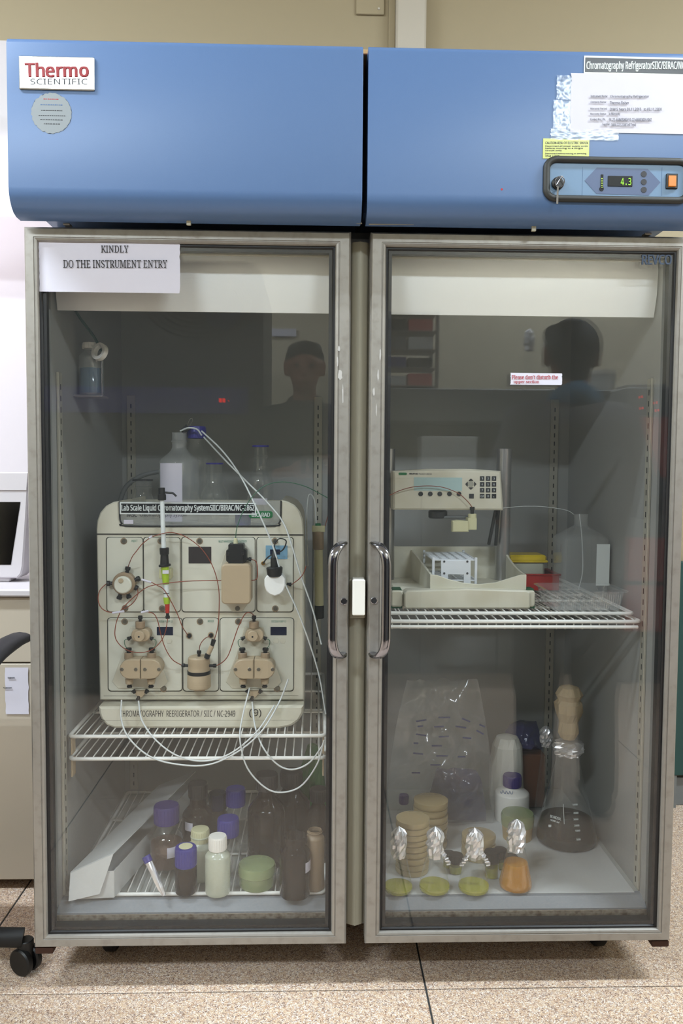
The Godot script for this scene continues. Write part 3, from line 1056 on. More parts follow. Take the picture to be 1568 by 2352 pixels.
# paper that bulges a little: rows of cells with a wave of the given height
func wavy_sheet(px0: float, py0: float, px1: float, py1: float, z: float, wave: float, seed_no: int) -> ArrayMesh:
	var st := ms()
	var a := P(px0, (py0 + py1) / 2, z)
	var b := P(px1, (py0 + py1) / 2, z)
	var c := P((px0 + px1) / 2, py0, z)
	var d := P((px0 + px1) / 2, py1, z)
	var n := FastNoiseLite.new()
	n.seed = seed_no
	n.frequency = 6.0 if seed_no < 10 else 60.0
	var nx := 28
	var ny := 14
	var rows := []
	for j in ny + 1:
		var row := []
		for i in nx + 1:
			var u := float(i) / nx
			var v := float(j) / ny
			var p := Vector3(lerpf(a.x, b.x, u), lerpf(d.y, c.y, v), z)
			var edge := 0.0006 if (i == 0 or i == nx) else 0.0
			p.x += edge * (hash1(j, seed_no) - 0.5) * 4.0
			p.z = z + wave * (0.5 + 0.5 * n.get_noise_2d(p.x, p.y * 1.6))
			row.append(p)
		rows.append(row)
	st.set_smooth_group(1)
	for j in ny:
		for i in nx:
			quad(st, rows[j][i], rows[j][i + 1], rows[j + 1][i + 1], rows[j + 1][i])
	st.set_smooth_group(2)
	var back := Vector3(0, 0, -0.00015)
	for j in ny:
		for i in nx:
			quad(st, rows[j][i + 1] + back, rows[j][i] + back, rows[j + 1][i] + back, rows[j + 1][i + 1] + back)
	return done(st)


# ---------- wire shelves ----------

func mpp(z: float) -> float:
	return (cam_at.z - z) / FOCAL


func wire_shelf(label: String, x0: float, x1: float, y: float, zf: float, zb: float, second_rail: float, clips: bool) -> Node3D:
	var t := thing("wire_shelf", label, "shelf", Vector3(x0, y, zf), "wire shelves in the refrigerator")
	var w := x1 - x0
	var d := zf - zb
	var st := ms()
	var ring := PackedVector3Array()
	for p in rrect(w, d, 0.012, 4):
		ring.append(Vector3(w / 2 + p.x, 0, -d / 2 + p.y))
	tube(st, ring, 0.0045, 8, -1.0, Vector3.ZERO, true)
	part(t, "outer_rail", done(st), M.white_wire)
	if second_rail > 0.0:
		part(t, "front_rail", rodm(Vector3(0.006, -second_rail, 0.001), Vector3(w - 0.006, -second_rail, 0.001), 0.0042, 8), M.white_wire)
	for k in 2:
		part(t, "cross_rail", rodm(Vector3(0.004, -0.001, -d * (0.33 + 0.34 * k)), Vector3(w - 0.004, -0.001, -d * (0.33 + 0.34 * k)), 0.003, 8), M.white_wire)
	var st2 := ms()
	var pts := PackedVector3Array([Vector3(0, 0.0036, -d + 0.002), Vector3(0, 0.0036, -0.006), Vector3(0, 0.0022, 0.0)])
	if second_rail > 0.0:
		pts = PackedVector3Array([Vector3(0, 0.0036, -d + 0.002), Vector3(0, 0.0036, -0.008), Vector3(0, 0.001, -0.0045), Vector3(0, -second_rail - 0.006, -0.0035)])
	tube(st2, pts, 0.0017, 6)
	var wire := done(st2)
	var n := int(w / 0.0203)
	for k in n:
		var o := part(t, "wire", wire, M.white_wire)
		o.position.x = (k + 0.7) * w / (n + 0.4)
	if clips:
		for s in [0.002, w - 0.006]:
			part(t, "shelf_clip", boxc(Vector3(s, -0.045, -0.03), Vector3(s + 0.004, -0.004, -0.004), 0.001), M.peek_beige, "tan shelf clip")
	return t


func build_shelves() -> void:
	wire_shelf("white wire shelf carrying the cream chromatography instrument", 0.047, 0.640, 0.5395, -0.118, -0.69, 0.0, true)
	wire_shelf("empty white wire shelf just below the one with the chromatography instrument", 0.047, 0.640, 0.4865, -0.118, -0.69, 0.0, true)
	wire_shelf("white wire shelf carrying the fraction collector and clear tray", 0.777, 1.361, 0.8285, -0.118, -0.69, 0.0, false)
	wire_shelf("white double-railed wire shelf right beneath the fraction collector's shelf", 0.779, 1.371, 0.8130, -0.100, -0.69, 0.0125, false)
	wire_shelf("white wire shelf on the refrigerator floor under the bottles", 0.050, 0.640, 0.176, -0.092, -0.69, 0.0, false)


# ---------- small makers on pixel positions ----------

# a round piece between two pixels at depth z, its widths in pixels
func rod_px(parent: Node3D, called: String, a: Vector2, b: Vector2, w0: float, w1: float, z: float, m: Material, zb := 99.0) -> MeshInstance3D:
	var p := P(a.x, a.y, z)
	var q := P(b.x, b.y, z if zb > 90.0 else zb)
	return part(parent, called, rodm(p, q, w0 * 0.5 * mpp(z), 16, w1 * 0.5 * mpp(z)), m)


# a disc or knob facing +z
func knob_px(parent: Node3D, called: String, px: float, py: float, rpx: float, z0: float, z1: float, m: Material) -> MeshInstance3D:
	var c := P(px, py, z1)
	return part(parent, called, rodm(Vector3(c.x, c.y, z0), Vector3(c.x, c.y, z1), rpx * mpp(z1), 24), m)


func block_px(parent: Node3D, called: String, px0: float, py0: float, px1: float, py1: float, z0: float, z1: float, m: Material, radius := 0.002, bevel := 0.0008) -> MeshInstance3D:
	var a := P(px0, py1, z1)
	var b := P(px1, py0, z1)
	var w := absf(b.x - a.x)
	var h := absf(b.y - a.y)
	return part(parent, called, extrudem(rrect(w, h, minf(radius, minf(w, h) * 0.49)), z0, z1, minf(bevel, (z1 - z0) * 0.4), Transform3D(Basis.IDENTITY, Vector3((a.x + b.x) / 2, (a.y + b.y) / 2, 0))), m)


func hose_px(parent: Node3D, called: String, pts: Array, r: float, m: Material, z: float, label := "") -> MeshInstance3D:
	var w := []
	for p in pts:
		w.append(P(p[0], p[1], p[2] if p.size() > 2 else z))
	return part(parent, called, tubem(w, r, 6, 7), m, label)


func poly_px(pts: Array, z: float) -> PackedVector2Array:
	var out := PackedVector2Array()
	for q in pts:
		var w := P(q[0], q[1], z)
		out.append(Vector2(w.x, w.y))
	return out


# ---------- the chromatography instrument ----------

const ZM := -0.19


func module(t: Node3D, px0: float, py0: float, px1: float, py1: float, screws: Array) -> Node3D:
	var m := holder(t, "module")
	block_px(m, "joint", px0 - 1.6, py0 - 1.6, px1 + 1.6, py1 + 1.6, ZM - 0.001, ZM + 0.0006, M.machine_seam, 0.008, 0.0)
	block_px(m, "face_plate", px0, py0, px1, py1, ZM, ZM + 0.0030, M.module_face, 0.0075, 0.0012)
	for s in screws:
		knob_px(m, "screw_seat", s[0], s[1], 8.0, ZM, ZM + 0.0034, M.peek_dark)
		var c := P(s[0], s[1], ZM + 0.008)
		part(m, "thumb_screw", lathem([Vector2(0, 0), Vector2(0.006, 0), Vector2(0.006, 0.003), Vector2(0.0048, 0.0052), Vector2(0.0012, 0.0052), Vector2(0.0012, 0.0044), Vector2(0, 0.0044)], 18, Transform3D(Basis(Vector3(1, 0, 0), PI / 2), Vector3(c.x, c.y, ZM + 0.003))), M.screw_steel)
	return m


func fitting(m: Node3D, ax: float, ay: float, bx: float, by: float, z: float, wide := 9.0) -> void:
	var p := P(ax, ay, z)
	var q := P(bx, by, z)
	var st := ms()
	var u := p.lerp(q, 0.55)
	rod(st, p, u, wide * 0.36 * mpp(z), 12)
	rod(st, u, q, wide * 0.52 * mpp(z), 12)
	part(m, "fitting", done(st), M.black_plastic)


func pump(m: Node3D, cx: float) -> void:
	var z := ZM + 0.003
	# pale backing shaped like a bell
	part(m, "pump_back", extrudem(poly_px([[cx - 22, 1440], [cx + 22, 1440], [cx + 40, 1500], [cx + 64, 1565], [cx + 50, 1580], [cx - 50, 1580], [cx - 64, 1565], [cx - 40, 1500]], z), z, z + 0.004, 0.001), M.machine_cream)
	fitting(m, cx, 1432, cx, 1414, z + 0.022, 10)
	rod_px(m, "nut", Vector2(cx, 1443), Vector2(cx, 1427), 22, 23, z + 0.022, M.peek_dark)
	block_px(m, "valve_body", cx - 21, 1445, cx + 22, 1474, z, z + 0.030, M.peek_beige, 0.014, 0.002)
	knob_px(m, "valve_cap", cx - 3, 1462, 12.5, z + 0.02, z + 0.040, M.peek_beige)
	knob_px(m, "valve_hole", cx - 3.5, 1463, 2.2, z + 0.039, z + 0.0404, M.ink)
	for s in [-1.0, 1.0]:
		fitting(m, cx + s * 20, 1463, cx + s * 29, 1468, z + 0.018, 9)
		fitting(m, cx + s * 26, 1502, cx + s * 27, 1488, z + 0.022, 14)
		rod_px(m, "nut", Vector2(cx + s * 26, 1514), Vector2(cx + s * 26, 1499), 21, 21, z + 0.022, M.peek_dark)
		var pts := []
		for k in 9:
			var a := PI * 0.5 + PI * k / 8.0
			pts.append([cx + s * (24.5 - cos(a) * -23.5) if false else cx + s * (25.0 + 23.0 * -cos(a)), 1537.5 - 22.5 * sin(a)])
		pts.append([cx + s * 0.8, 1560])
		pts.append([cx + s * 0.8, 1515])
		part(m, "pump_head", extrudem(poly_px(pts, z + 0.045), z, z + 0.045, 0.002), M.peek_beige, "rounded beige pump head")
		for q in [10.5, 42.5]:
			knob_px(m, "bolt", cx + s * q, 1538, 4.2, z + 0.044, z + 0.0462, M.screw_steel)
		rod_px(m, "nut", Vector2(cx + s * 25, 1558), Vector2(cx + s * 25, 1571), 20, 17, z + 0.020, M.peek_beige)
		fitting(m, cx + s * 24, 1569, cx + s * 25, 1579, z + 0.020, 12)
		fitting(m, cx + s * 12, 1592, cx + s * 17, 1585, z + 0.018, 10)
		hose_px(m, "capillary", [[cx + s * 29, 1468], [cx + s * 36, 1471], [cx + s * 35, 1482], [cx + s * 29, 1490]], 0.0008, M.capillary_green, z + 0.022)
	part(m, "manifold", extrudem(poly_px([[cx - 16, 1588], [cx + 16, 1588], [cx + 4, 1602], [cx - 6, 1602]], z + 0.016), z, z + 0.016, 0.001), M.peek_beige)
	fitting(m, cx - 3, 1598, cx - 6, 1610, z + 0.014, 10)


func build_machine() -> void:
	var t := thing("chromatography_system", "cream chromatography instrument with pump and valve modules on a wire shelf", "instrument")
	var front := poly_px([[221, 1218], [223, 1196], [230, 1177], [243, 1162], [260, 1153], [272, 1151], [273, 1192], [278, 1203], [289, 1210], [629, 1210], [640, 1204], [645, 1192], [646, 1149], [660, 1152], [676, 1160], [688, 1174], [695, 1193], [697, 1218], [698, 1608], [229, 1608]], ZM)
	part(t, "body", extrudem(front, -0.50, ZM, 0.003), M.machine_cream, "cream moulded body")
	var base := poly_px([[226, 1624], [697, 1621], [697, 1636], [686, 1656], [668, 1668], [640, 1674], [262, 1673], [244, 1666], [232, 1652], [227, 1638]], -0.158)
	part(t, "drip_tray", extrudem(base, -0.50, -0.158, 0.005), M.machine_cream, "cream drip tray with marker writing")
	for q in [[230, 1654, 690, 1655.6]]:
		block_px(t, "tray_joint", q[0], q[1], q[2], q[3], -0.20, -0.1578, M.machine_seam, 0.0003, 0.0)
	letters_px(t, "CHROMATOGRAPHY  REERIGERATOR / SIIC / NC-2949", 275, 1632, 540, 1646, -0.1578, M.ink, sans)
	letters_px(t, "(9)", 572, 1629, 600, 1648, -0.1578, M.ink, sans)
	for q in [[222, 1227.2, 697, 1228.8], [238, 1597.6, 685, 1599.2]]:
		block_px(t, "body_joint", q[0], q[1], q[2], q[3], ZM - 0.002, ZM + 0.0003, M.machine_seam, 0.0003, 0.0)
	# well on top with its tinted front window
	part(t, "well_back", boxc(Vector3(P(274, 1200, ZM).x, P(300, 1209, ZM).y, -0.505), Vector3(P(645, 1200, ZM).x, P(300, 1160, ZM).y, -0.495)), M.machine_cream)
	var win := poly_px([[275, 1152], [644, 1150], [643, 1191], [639, 1201], [629, 1207], [289, 1207], [280, 1201], [276, 1191]], ZM)
	part(t, "window", extrudem(win, ZM - 0.004, ZM - 0.001), M.clear_plastic, "clear plastic window of the bottle well")
	var loop := []
	for q in [[274.5, 1152], [275.5, 1191], [280, 1202], [289, 1208], [460, 1208.4], [629, 1208], [639.5, 1202], [644, 1191], [645, 1150]]:
		loop.append(P(q[0], q[1], ZM))
	var st := ms()
	tube(st, spline(loop, 4), 0.0019, 6)
	part(t, "window_rim", done(st), M.rubber)
	letters_px(t, "NGC", 291, 1176, 315, 1187, ZM, M.ink_grey, bold)
	letters_px(t, "Chromatography System", 321, 1177, 428, 1189, ZM, M.ink_grey, sans)
	block_px(t, "maker_badge", 571, 1174, 626, 1190, ZM - 0.001, ZM + 0.0008, M.logo_green, 0.006, 0.0003)
	letters_px(t, "BIO-RAD", 578, 1177.5, 620, 1187, ZM + 0.0008, M.label_white, bold)
	block_px(t, "small_tag", 284, 1194, 306, 1203, ZM - 0.001, ZM + 0.0006, M.paper, 0.0005, 0.0)
	# modules, upper row
	var m := module(t, 246, 1235, 327, 1405, [[284, 1243], [287, 1397]])
	letters_px(m, "INJECT", 302, 1240, 316, 1246, ZM + 0.003, M.ink_green, sans)
	knob_px(m, "valve_body", 283, 1341, 26, ZM, ZM + 0.024, M.peek_dark)
	knob_px(m, "valve_face", 281, 1344, 20, ZM + 0.02, ZM + 0.034, M.module_face)
	knob_px(m, "valve_mark", 277, 1334, 5.5, ZM + 0.03, ZM + 0.037, M.peek_beige)
	for f in [[291, 1318, 294, 1302], [306, 1334, 321, 1328], [303, 1345, 316, 1352], [292, 1360, 297, 1374], [277, 1362, 273, 1376], [262, 1340, 245, 1340]]:
		fitting(m, f[0], f[1], f[2], f[3], ZM + 0.014, 12)
	module(t, 331, 1235, 413, 1405, [[369, 1243], [372, 1398]])
	m = module(t, 418, 1235, 585, 1405, [[458, 1243], [545, 1398]])
	block_px(m, "status_screen", 433, 1256, 485, 1294, ZM, ZM + 0.0036, M.screen_grey, 0.0006, 0.0)
	letters_px(m, "MULTI-WAVELENGTH/CONDUCTIVITY", 502, 1241, 567, 1246, ZM + 0.003, M.ink_green, sans)
	part(m, "cell_shroud", extrudem(poly_px([[520, 1262], [566, 1262], [577, 1300], [578, 1370], [566, 1390], [556, 1405], [534, 1405], [520, 1388], [508, 1380], [506, 1300]], ZM + 0.003), ZM, ZM + 0.006, 0.001), M.machine_cream)
	block_px(m, "cell_body", 508, 1296, 576, 1388, ZM, ZM + 0.055, M.peek_beige, 0.010, 0.003)
	block_px(m, "flow_cell", 524, 1250, 559, 1296, ZM + 0.005, ZM + 0.040, M.black_plastic, 0.003, 0.0015)
	block_px(m, "cell_clamp", 519, 1262, 566, 1291, ZM + 0.005, ZM + 0.034, M.black_plastic, 0.005, 0.0015)
	for q in [[522.5, 1272], [557, 1272]]:
		knob_px(m, "clamp_screw", q[0], q[1], 3.6, ZM + 0.03, ZM + 0.043, M.chrome)
	rod_px(m, "inlet", Vector2(541, 1250), Vector2(541, 1236), 11, 8, ZM + 0.022, M.cap_cream)
	fitting(m, 563, 1283, 577, 1285, ZM + 0.022, 9)
	block_px(m, "side_port", 571, 1318, 575, 1346, ZM + 0.02, ZM + 0.035, M.black_plastic, 0.001, 0.0)
	m = module(t, 590, 1235, 673, 1405, [[631, 1243], [632, 1398]])
	block_px(m, "blue_sticker", 610, 1253, 660, 1284, ZM, ZM + 0.0035, M.panel_blue, 0.0006, 0.0)
	block_px(m, "dark_print", 620, 1262, 643, 1274, ZM, ZM + 0.0037, M.screen_navy, 0.0004, 0.0)
	rod_px(m, "probe_cone", Vector2(629.5, 1282), Vector2(630, 1258), 14, 5, ZM + 0.035, M.black_plastic)
	rod_px(m, "probe_neck", Vector2(630, 1308), Vector2(629.5, 1280), 18, 17, ZM + 0.035, M.black_plastic)
	rod_px(m, "probe_collar", Vector2(631, 1324), Vector2(630, 1302), 34, 38, ZM + 0.035, M.black_plastic)
	part(m, "probe_holder", extrudem(poly_px([[607, 1330], [613, 1322], [648, 1322], [655, 1331], [655, 1345], [651, 1357], [643, 1365], [631, 1369], [619, 1365], [611, 1357], [607, 1345]], ZM + 0.045), ZM, ZM + 0.045, 0.002), M.valance_white, "white probe holder")
	knob_px(m, "brass_plug", 604, 1294, 4.5, ZM, ZM + 0.010, M.brass)
	hose_px(m, "probe_cable", [[630, 1260, ZM + 0.035], [632, 1246, ZM + 0.036], [643, 1237, ZM + 0.036], [657, 1243, ZM + 0.034], [650, 1262, ZM + 0.03], [636, 1270, ZM + 0.02]], 0.0016, M.rubber, ZM)
	hose_px(m, "probe_lead", [[604, 1294, ZM + 0.012], [614, 1281, ZM + 0.02], [628, 1272, ZM + 0.026]], 0.0016, M.rubber, ZM)
	fitting(m, 658, 1341, 669, 1343, ZM + 0.016, 9)
	# modules, lower row
	for cx in [322.0, 583.0]:
		var x0: float = cx - 73 if cx < 400 else cx - 77
		m = module(t, x0, 1420, x0 + 168, 1587, [[cx - 36, 1428], [cx + 53, 1582]])
		letters_px(m, "SYSTEM PUMP 10", cx + 40, 1425, cx + 74, 1430, ZM + 0.003, M.ink_green, sans)
		block_px(m, "pump_screen", cx + 38, 1440, cx + 75, 1459, ZM, ZM + 0.0036, M.screen_navy, 0.0004, 0.0)
		for q in [50.0, 66.0]:
			part(m, "oval_key", extrudem(poly_px([[cx + q - 7, 1472], [cx + q - 4, 1466], [cx + q + 4, 1466], [cx + q + 7, 1472], [cx + q + 4, 1478], [cx + q - 4, 1478]], ZM + 0.004), ZM, ZM + 0.004, 0.0004), M.machine_cream)
		pump(m, cx)
	m = module(t, 421, 1420, 501, 1587, [[459, 1428]])
	letters_px(m, "MIXER", 477, 1424, 491, 1429, ZM + 0.003, M.ink_green, sans)
	for q in [[434, 1460], [484, 1459]]:
		knob_px(m, "port", q[0], q[1], 7.5, ZM, ZM + 0.0045, M.peek_beige)
		knob_px(m, "port_hole", q[0], q[1] + 1, 5, ZM, ZM + 0.012, M.black_plastic)
	var c := P(457, 1580, ZM + 0.026)
	var u := mpp(ZM)
	part(m, "mixer_cylinder", lathem([Vector2(0, 0), Vector2(24 * u, 0), Vector2(27 * u, 3 * u), Vector2(26.5 * u, 32 * u), Vector2(25.5 * u, 34 * u), Vector2(25.5 * u, 40 * u), Vector2(25 * u, 42 * u), Vector2(24.6 * u, 56 * u), Vector2(25 * u, 57 * u), Vector2(24.6 * u, 70 * u), Vector2(22 * u, 73 * u), Vector2(0, 73 * u)], 28, Transform3D(Basis.IDENTITY, c)), M.peek_beige, "beige mixer cylinder")
	part(m, "mixer_band", lathem([Vector2(24.5 * u, 33 * u), Vector2(26.3 * u, 33 * u), Vector2(26.3 * u, 41 * u), Vector2(24.5 * u, 41 * u)], 28, Transform3D(Basis.IDENTITY, c)), M.black_plastic)
	block_px(m, "mixer_foot", 446, 1579, 470, 1588, ZM, ZM + 0.03, M.peek_dark, 0.001, 0.0005)
	fitting(m, 457, 1510, 457, 1494, ZM + 0.026, 10)
	fitting(m, 434, 1529, 417, 1528, ZM + 0.03, 9)
	fitting(m, 480, 1529, 497, 1529, ZM + 0.03, 9)
	rod_px(m, "check_valve", Vector2(474, 1512), Vector2(478, 1502), 13, 13, ZM + 0.045, M.black_plastic)
	rod_px(m, "check_valve", Vector2(478, 1502), Vector2(487, 1483), 11, 11, ZM + 0.045, M.peek_beige)
	rod_px(m, "check_valve", Vector2(487, 1483), Vector2(491, 1469), 9, 11, ZM + 0.045, M.black_plastic)
	# capillaries
	var zc := ZM + 0.04
	for e in [
		[[294, 1302, ZM + 0.015], [303, 1280], [314, 1265], [327, 1249], [346, 1234]],
		[[348, 1233], [390, 1223], [428, 1234], [465, 1263], [490, 1305], [502, 1352], [503, 1400], [500, 1440], [492, 1470]],
		[[245, 1340, ZM + 0.015], [230, 1355], [225, 1375], [231, 1394], [244, 1404], [258, 1407]],
		[[347, 1337], [362, 1345], [376, 1354], [393, 1382], [408, 1412], [419, 1440], [432, 1460, ZM + 0.01]],
		[[316, 1353, ZM + 0.015], [316, 1367], [306, 1384], [290, 1396], [281, 1398], [300, 1378], [325, 1357], [345, 1346], [380, 1340], [430, 1335], [508, 1333]],
		[[279, 1399], [267, 1430], [264, 1460], [274, 1480], [294, 1494], [322, 1499], [349, 1492], [370, 1472], [380, 1450], [385, 1421]],
		[[341, 1406], [353, 1410], [362, 1426], [370, 1460], [380, 1490], [396, 1515], [417, 1528, ZM + 0.03]],
		[[457, 1495, ZM + 0.026], [460, 1480], [470, 1467], [482, 1461, ZM + 0.012]],
		[[583, 1414, ZM + 0.025], [576, 1408], [563, 1410], [548, 1438], [535, 1475], [524, 1505], [512, 1520], [497, 1529, ZM + 0.03]],
		[[577, 1285, ZM + 0.022], [588, 1290], [591, 1310], [589, 1330], [573, 1333]],
		[[669, 1343, ZM + 0.016], [685, 1331], [696, 1318], [703, 1300]],
	]:
		hose_px(t, "capillary", e, 0.0011, M.capillary_red, zc, "thin red-brown capillary")
	hose_px(t, "capillary", [[541, 1236, ZM + 0.022], [544, 1212], [558, 1175], [580, 1140], [610, 1115], [650, 1107], [700, 1117], [757, 1146]], 0.0011, M.capillary_green, ZM + 0.03, "thin green capillary")
	for q in [[325, 1331, 347, 1338], [258, 1408, 285, 1404], [343, 1236, 349, 1231], [324, 1407, 341, 1403]]:
		var tagm := tubem([P(q[0], q[1], zc), P(q[2], q[3], zc)], 0.0026, 8, 2)
		part(t, "tube_tag", tagm, M.paper, "white tube tag")
	# black inventory strip on the window
	t = thing("inventory_label", "black strip label with white lettering across the chromatography instrument", "label")
	block_px(t, "backing", 275, 1155, 588, 1181, ZM + 0.001, ZM + 0.0016, M.label_white, 0.0004, 0.0)
	block_px(t, "dark_field", 278, 1158, 585, 1178, ZM + 0.001, ZM + 0.0019, M.label_black, 0.0004, 0.0)
	letters_px(t, "Lab Scale Liquid Chromatoraphy SystemSIIC/BIRAC/NC-2862", 279, 1159, 584, 1177, ZM + 0.0019, M.label_white, bold)
	# column hung on the second module
	t = thing("chromatography_column", "slim column of white, black, lime and red sections on the instrument front", "column")
	var z := ZM + 0.032
	part(t, "tap_lever", tubem([P(377, 1131, z), P(389, 1132, z + 0.004), P(397, 1133, z + 0.006), P(405, 1140, z + 0.006)], 0.0024, 8, 5), M.black_plastic)
	rod_px(t, "tap", Vector2(371.5, 1136), Vector2(371, 1120), 15, 15, z, M.black_plastic)
	rod_px(t, "tap_nut", Vector2(372, 1149), Vector2(371.5, 1135), 19, 19, z, M.black_plastic)
	rod_px(t, "stem", Vector2(376, 1260), Vector2(372, 1148), 11, 10, z, M.label_white)
	rod_px(t, "coupling", Vector2(377.5, 1274), Vector2(377, 1258), 21, 22, z, M.black_plastic)
	rod_px(t, "coupling", Vector2(378, 1298), Vector2(377.5, 1273), 21, 18, z, M.black_plastic)
	rod_px(t, "flange", Vector2(378.5, 1301), Vector2(378, 1296), 28, 28, z, M.black_plastic)
	rod_px(t, "bed", Vector2(381, 1342), Vector2(378.5, 1300), 15, 19, z, M.lime)
	rod_px(t, "bed_tube", Vector2(383, 1372), Vector2(381, 1341), 12.5, 12.5, z, M.label_white)
	rod_px(t, "seal_ring", Vector2(382.2, 1363.5), Vector2(382, 1361.5), 13.4, 13.4, z, M.black_plastic)
	rod_px(t, "nut", Vector2(383.5, 1387), Vector2(383, 1372), 14, 17, z, M.lime)
	rod_px(t, "outlet", Vector2(384.5, 1408), Vector2(384, 1386), 9.5, 11, z, M.orange_red)
	fitting(t, 384.5, 1406, 385, 1421, z, 10)
	block_px(t, "paper_tag", 373, 1310, 387, 1318, z + 0.006, z + 0.0104, M.paper, 0.0004, 0.0)
	block_px(t, "holder_clip", 365, 1306, 393, 1330, ZM + 0.003, z - 0.004, M.cap_cream, 0.003, 0.001)
	# translucent hoses
	for e in [
		["milky silicone hose sagging from the left pump below the shelf", [[279, 1608, ZM + 0.03], [278, 1650, -0.13], [296, 1695, -0.10], [345, 1738, -0.10], [410, 1756, -0.10], [480, 1756, -0.10], [545, 1727, -0.10], [600, 1680, -0.11], [640, 1615, -0.145], [662, 1560, -0.15]]],
		["milky silicone hose sagging from the left pump manifold to the right pump", [[318, 1610, ZM + 0.03], [326, 1655, -0.13], [360, 1702, -0.10], [410, 1737, -0.10], [470, 1748, -0.10], [530, 1730, -0.10], [590, 1680, -0.11], [630, 1620, -0.145]]],
		["milky silicone hose making the lowest loop below the shelf", [[573, 1580, ZM + 0.03], [556, 1650, -0.13], [551, 1700, -0.10], [567, 1762, -0.10], [605, 1806, -0.10], [643, 1820, -0.10], [690, 1806, -0.10], [728, 1755, -0.10], [744, 1700, -0.10]]],
		["milky silicone hose making the short loop from the right pump manifold", [[579, 1612, ZM + 0.03], [586, 1670, -0.13], [606, 1720, -0.10], [640, 1758, -0.10], [675, 1767, -0.10], [712, 1750, -0.10], [742, 1710, -0.10]]],
		["milky silicone hose running from the clipped bottle past the instrument's right edge", [[463, 990, -0.30], [510, 1035, -0.24], [550, 1090, -0.19], [588, 1165, -0.155], [625, 1250, -0.15], [650, 1330, -0.15], [690, 1420, -0.145], [730, 1540, -0.14], [748, 1640, -0.14]]],
		["milky silicone hose arching from the clipped bottle over the instrument's shoulder", [[468, 1004, -0.30], [520, 1060, -0.24], [560, 1100, -0.20], [610, 1150, -0.17], [650, 1200, -0.165], [672, 1260, -0.16], [690, 1320, -0.16], [718, 1400, -0.155], [738, 1480, -0.15]]],
	]:
		var o := thing("silicone_hose", e[0], "hose", Vector3.ZERO, "translucent hoses of the chromatography instrument")
		hose_px(o, "hose_body", e[1], 0.0020, M.silicone, -0.10)


# ---------- laboratory glass ----------

# c: base centre; r body radius; ys, yn, yt: heights of shoulder, neck and mouth; rn neck radius
func bottle_profile(r: float, ys: float, yn: float, yt: float, rn: float) -> Array:
	var p := [Vector2(0, 0.003), Vector2(r * 0.75, 0.002), Vector2(r * 0.93, 0.0), Vector2(r, r * 0.14), Vector2(r, ys)]
	for k in range(1, 7):
		var a := PI / 2 * k / 6.0
		p.append(Vector2(rn + (r - rn) * (0.5 + 0.5 * cos(a * 2.0)), ys + (yn - ys) * k / 6.0))
	p.append(Vector2(rn, yn + (yt - yn) * 0.3))
	p.append(Vector2(rn * 1.14, yn + (yt - yn) * 0.34))
	p.append(Vector2(rn * 1.14, yn + (yt - yn) * 0.44))
	p.append(Vector2(rn, yn + (yt - yn) * 0.48))
	p.append(Vector2(rn, yt))
	return p


func screw_cap(t: Node3D, r: float, y0: float, y1: float, m: Material) -> void:
	var st := ms()
	lathe(st, [Vector2(r * 0.96, y0), Vector2(r, y0 + 0.001), Vector2(r, y1 - 0.003), Vector2(r * 0.94, y1), Vector2(0, y1)], 32)
	for k in 24:
		var a := TAU * k / 24
		box(st, Vector3(cos(a) * r, (y0 + y1) / 2, sin(a) * r), Vector3(0.0012, (y1 - y0) * 0.8, 0.0016), 0.0003, Basis(Vector3.UP, -a))
	part(t, "cap", done(st), m)


# d: called, label, group, base (Vector3), r, h, shoulder, neck, rn, glass; optional cap, cap_r, cap_h, ring, liquid, fill, paper (Vector4: angle, from, to, half angle)
func lab_bottle(d: Dictionary) -> Node3D:
	var base: Vector3 = d.base
	var t := thing(d.get("called", "reagent_bottle"), d.label, d.get("category", "bottle"), base, d.get("group", ""))
	var h: float = d.h
	var r: float = d.r
	var rn: float = d.rn
	var ys: float = h * d.shoulder
	var yn: float = h * d.neck
	part(t, "body", lathem(bottle_profile(r, ys, yn, h, rn), 32), d.glass)
	if d.has("liquid"):
		var top: float = h * d.fill
		part(t, "liquid", lathem([Vector2(0, 0.006), Vector2(r * 0.86, 0.005), Vector2(r * 0.955, r * 0.18), Vector2(r * 0.955, top - 0.001), Vector2(r * 0.93, top), Vector2(0, top)], 32), d.liquid)
	if d.has("cap"):
		screw_cap(t, d.get("cap_r", rn * 1.3), h - d.get("cap_h", 0.03), h + 0.002, d.cap)
	if d.has("ring"):
		part(t, "pouring_ring", lathem([Vector2(rn * 0.9, h - 0.004), Vector2(rn * 1.22, h - 0.004), Vector2(rn * 1.22, h), Vector2(rn * 0.9, h)], 28), d.ring)
	if d.has("paper"):
		var q: Vector4 = d.paper
		part(t, "paper_label", wrap_label(r + 0.0004, h * q.y, h * q.z, q.x, q.w), M.paper)
	return t


# a label bent round a cylinder; angle 0 looks at the door
func wrap_label(r: float, y0: float, y1: float, mid: float, half: float) -> ArrayMesh:
	var st := ms()
	st.set_smooth_group(1)
	var n := 8
	for k in n:
		var a := mid - half + 2.0 * half * k / n
		var b := mid - half + 2.0 * half * (k + 1) / n
		var p := Vector3(sin(a) * r, 0, cos(a) * r)
		var q := Vector3(sin(b) * r, 0, cos(b) * r)
		quad(st, p + Vector3(0, y0, 0), q + Vector3(0, y0, 0), q + Vector3(0, y1, 0), p + Vector3(0, y1, 0))
	return done(st)


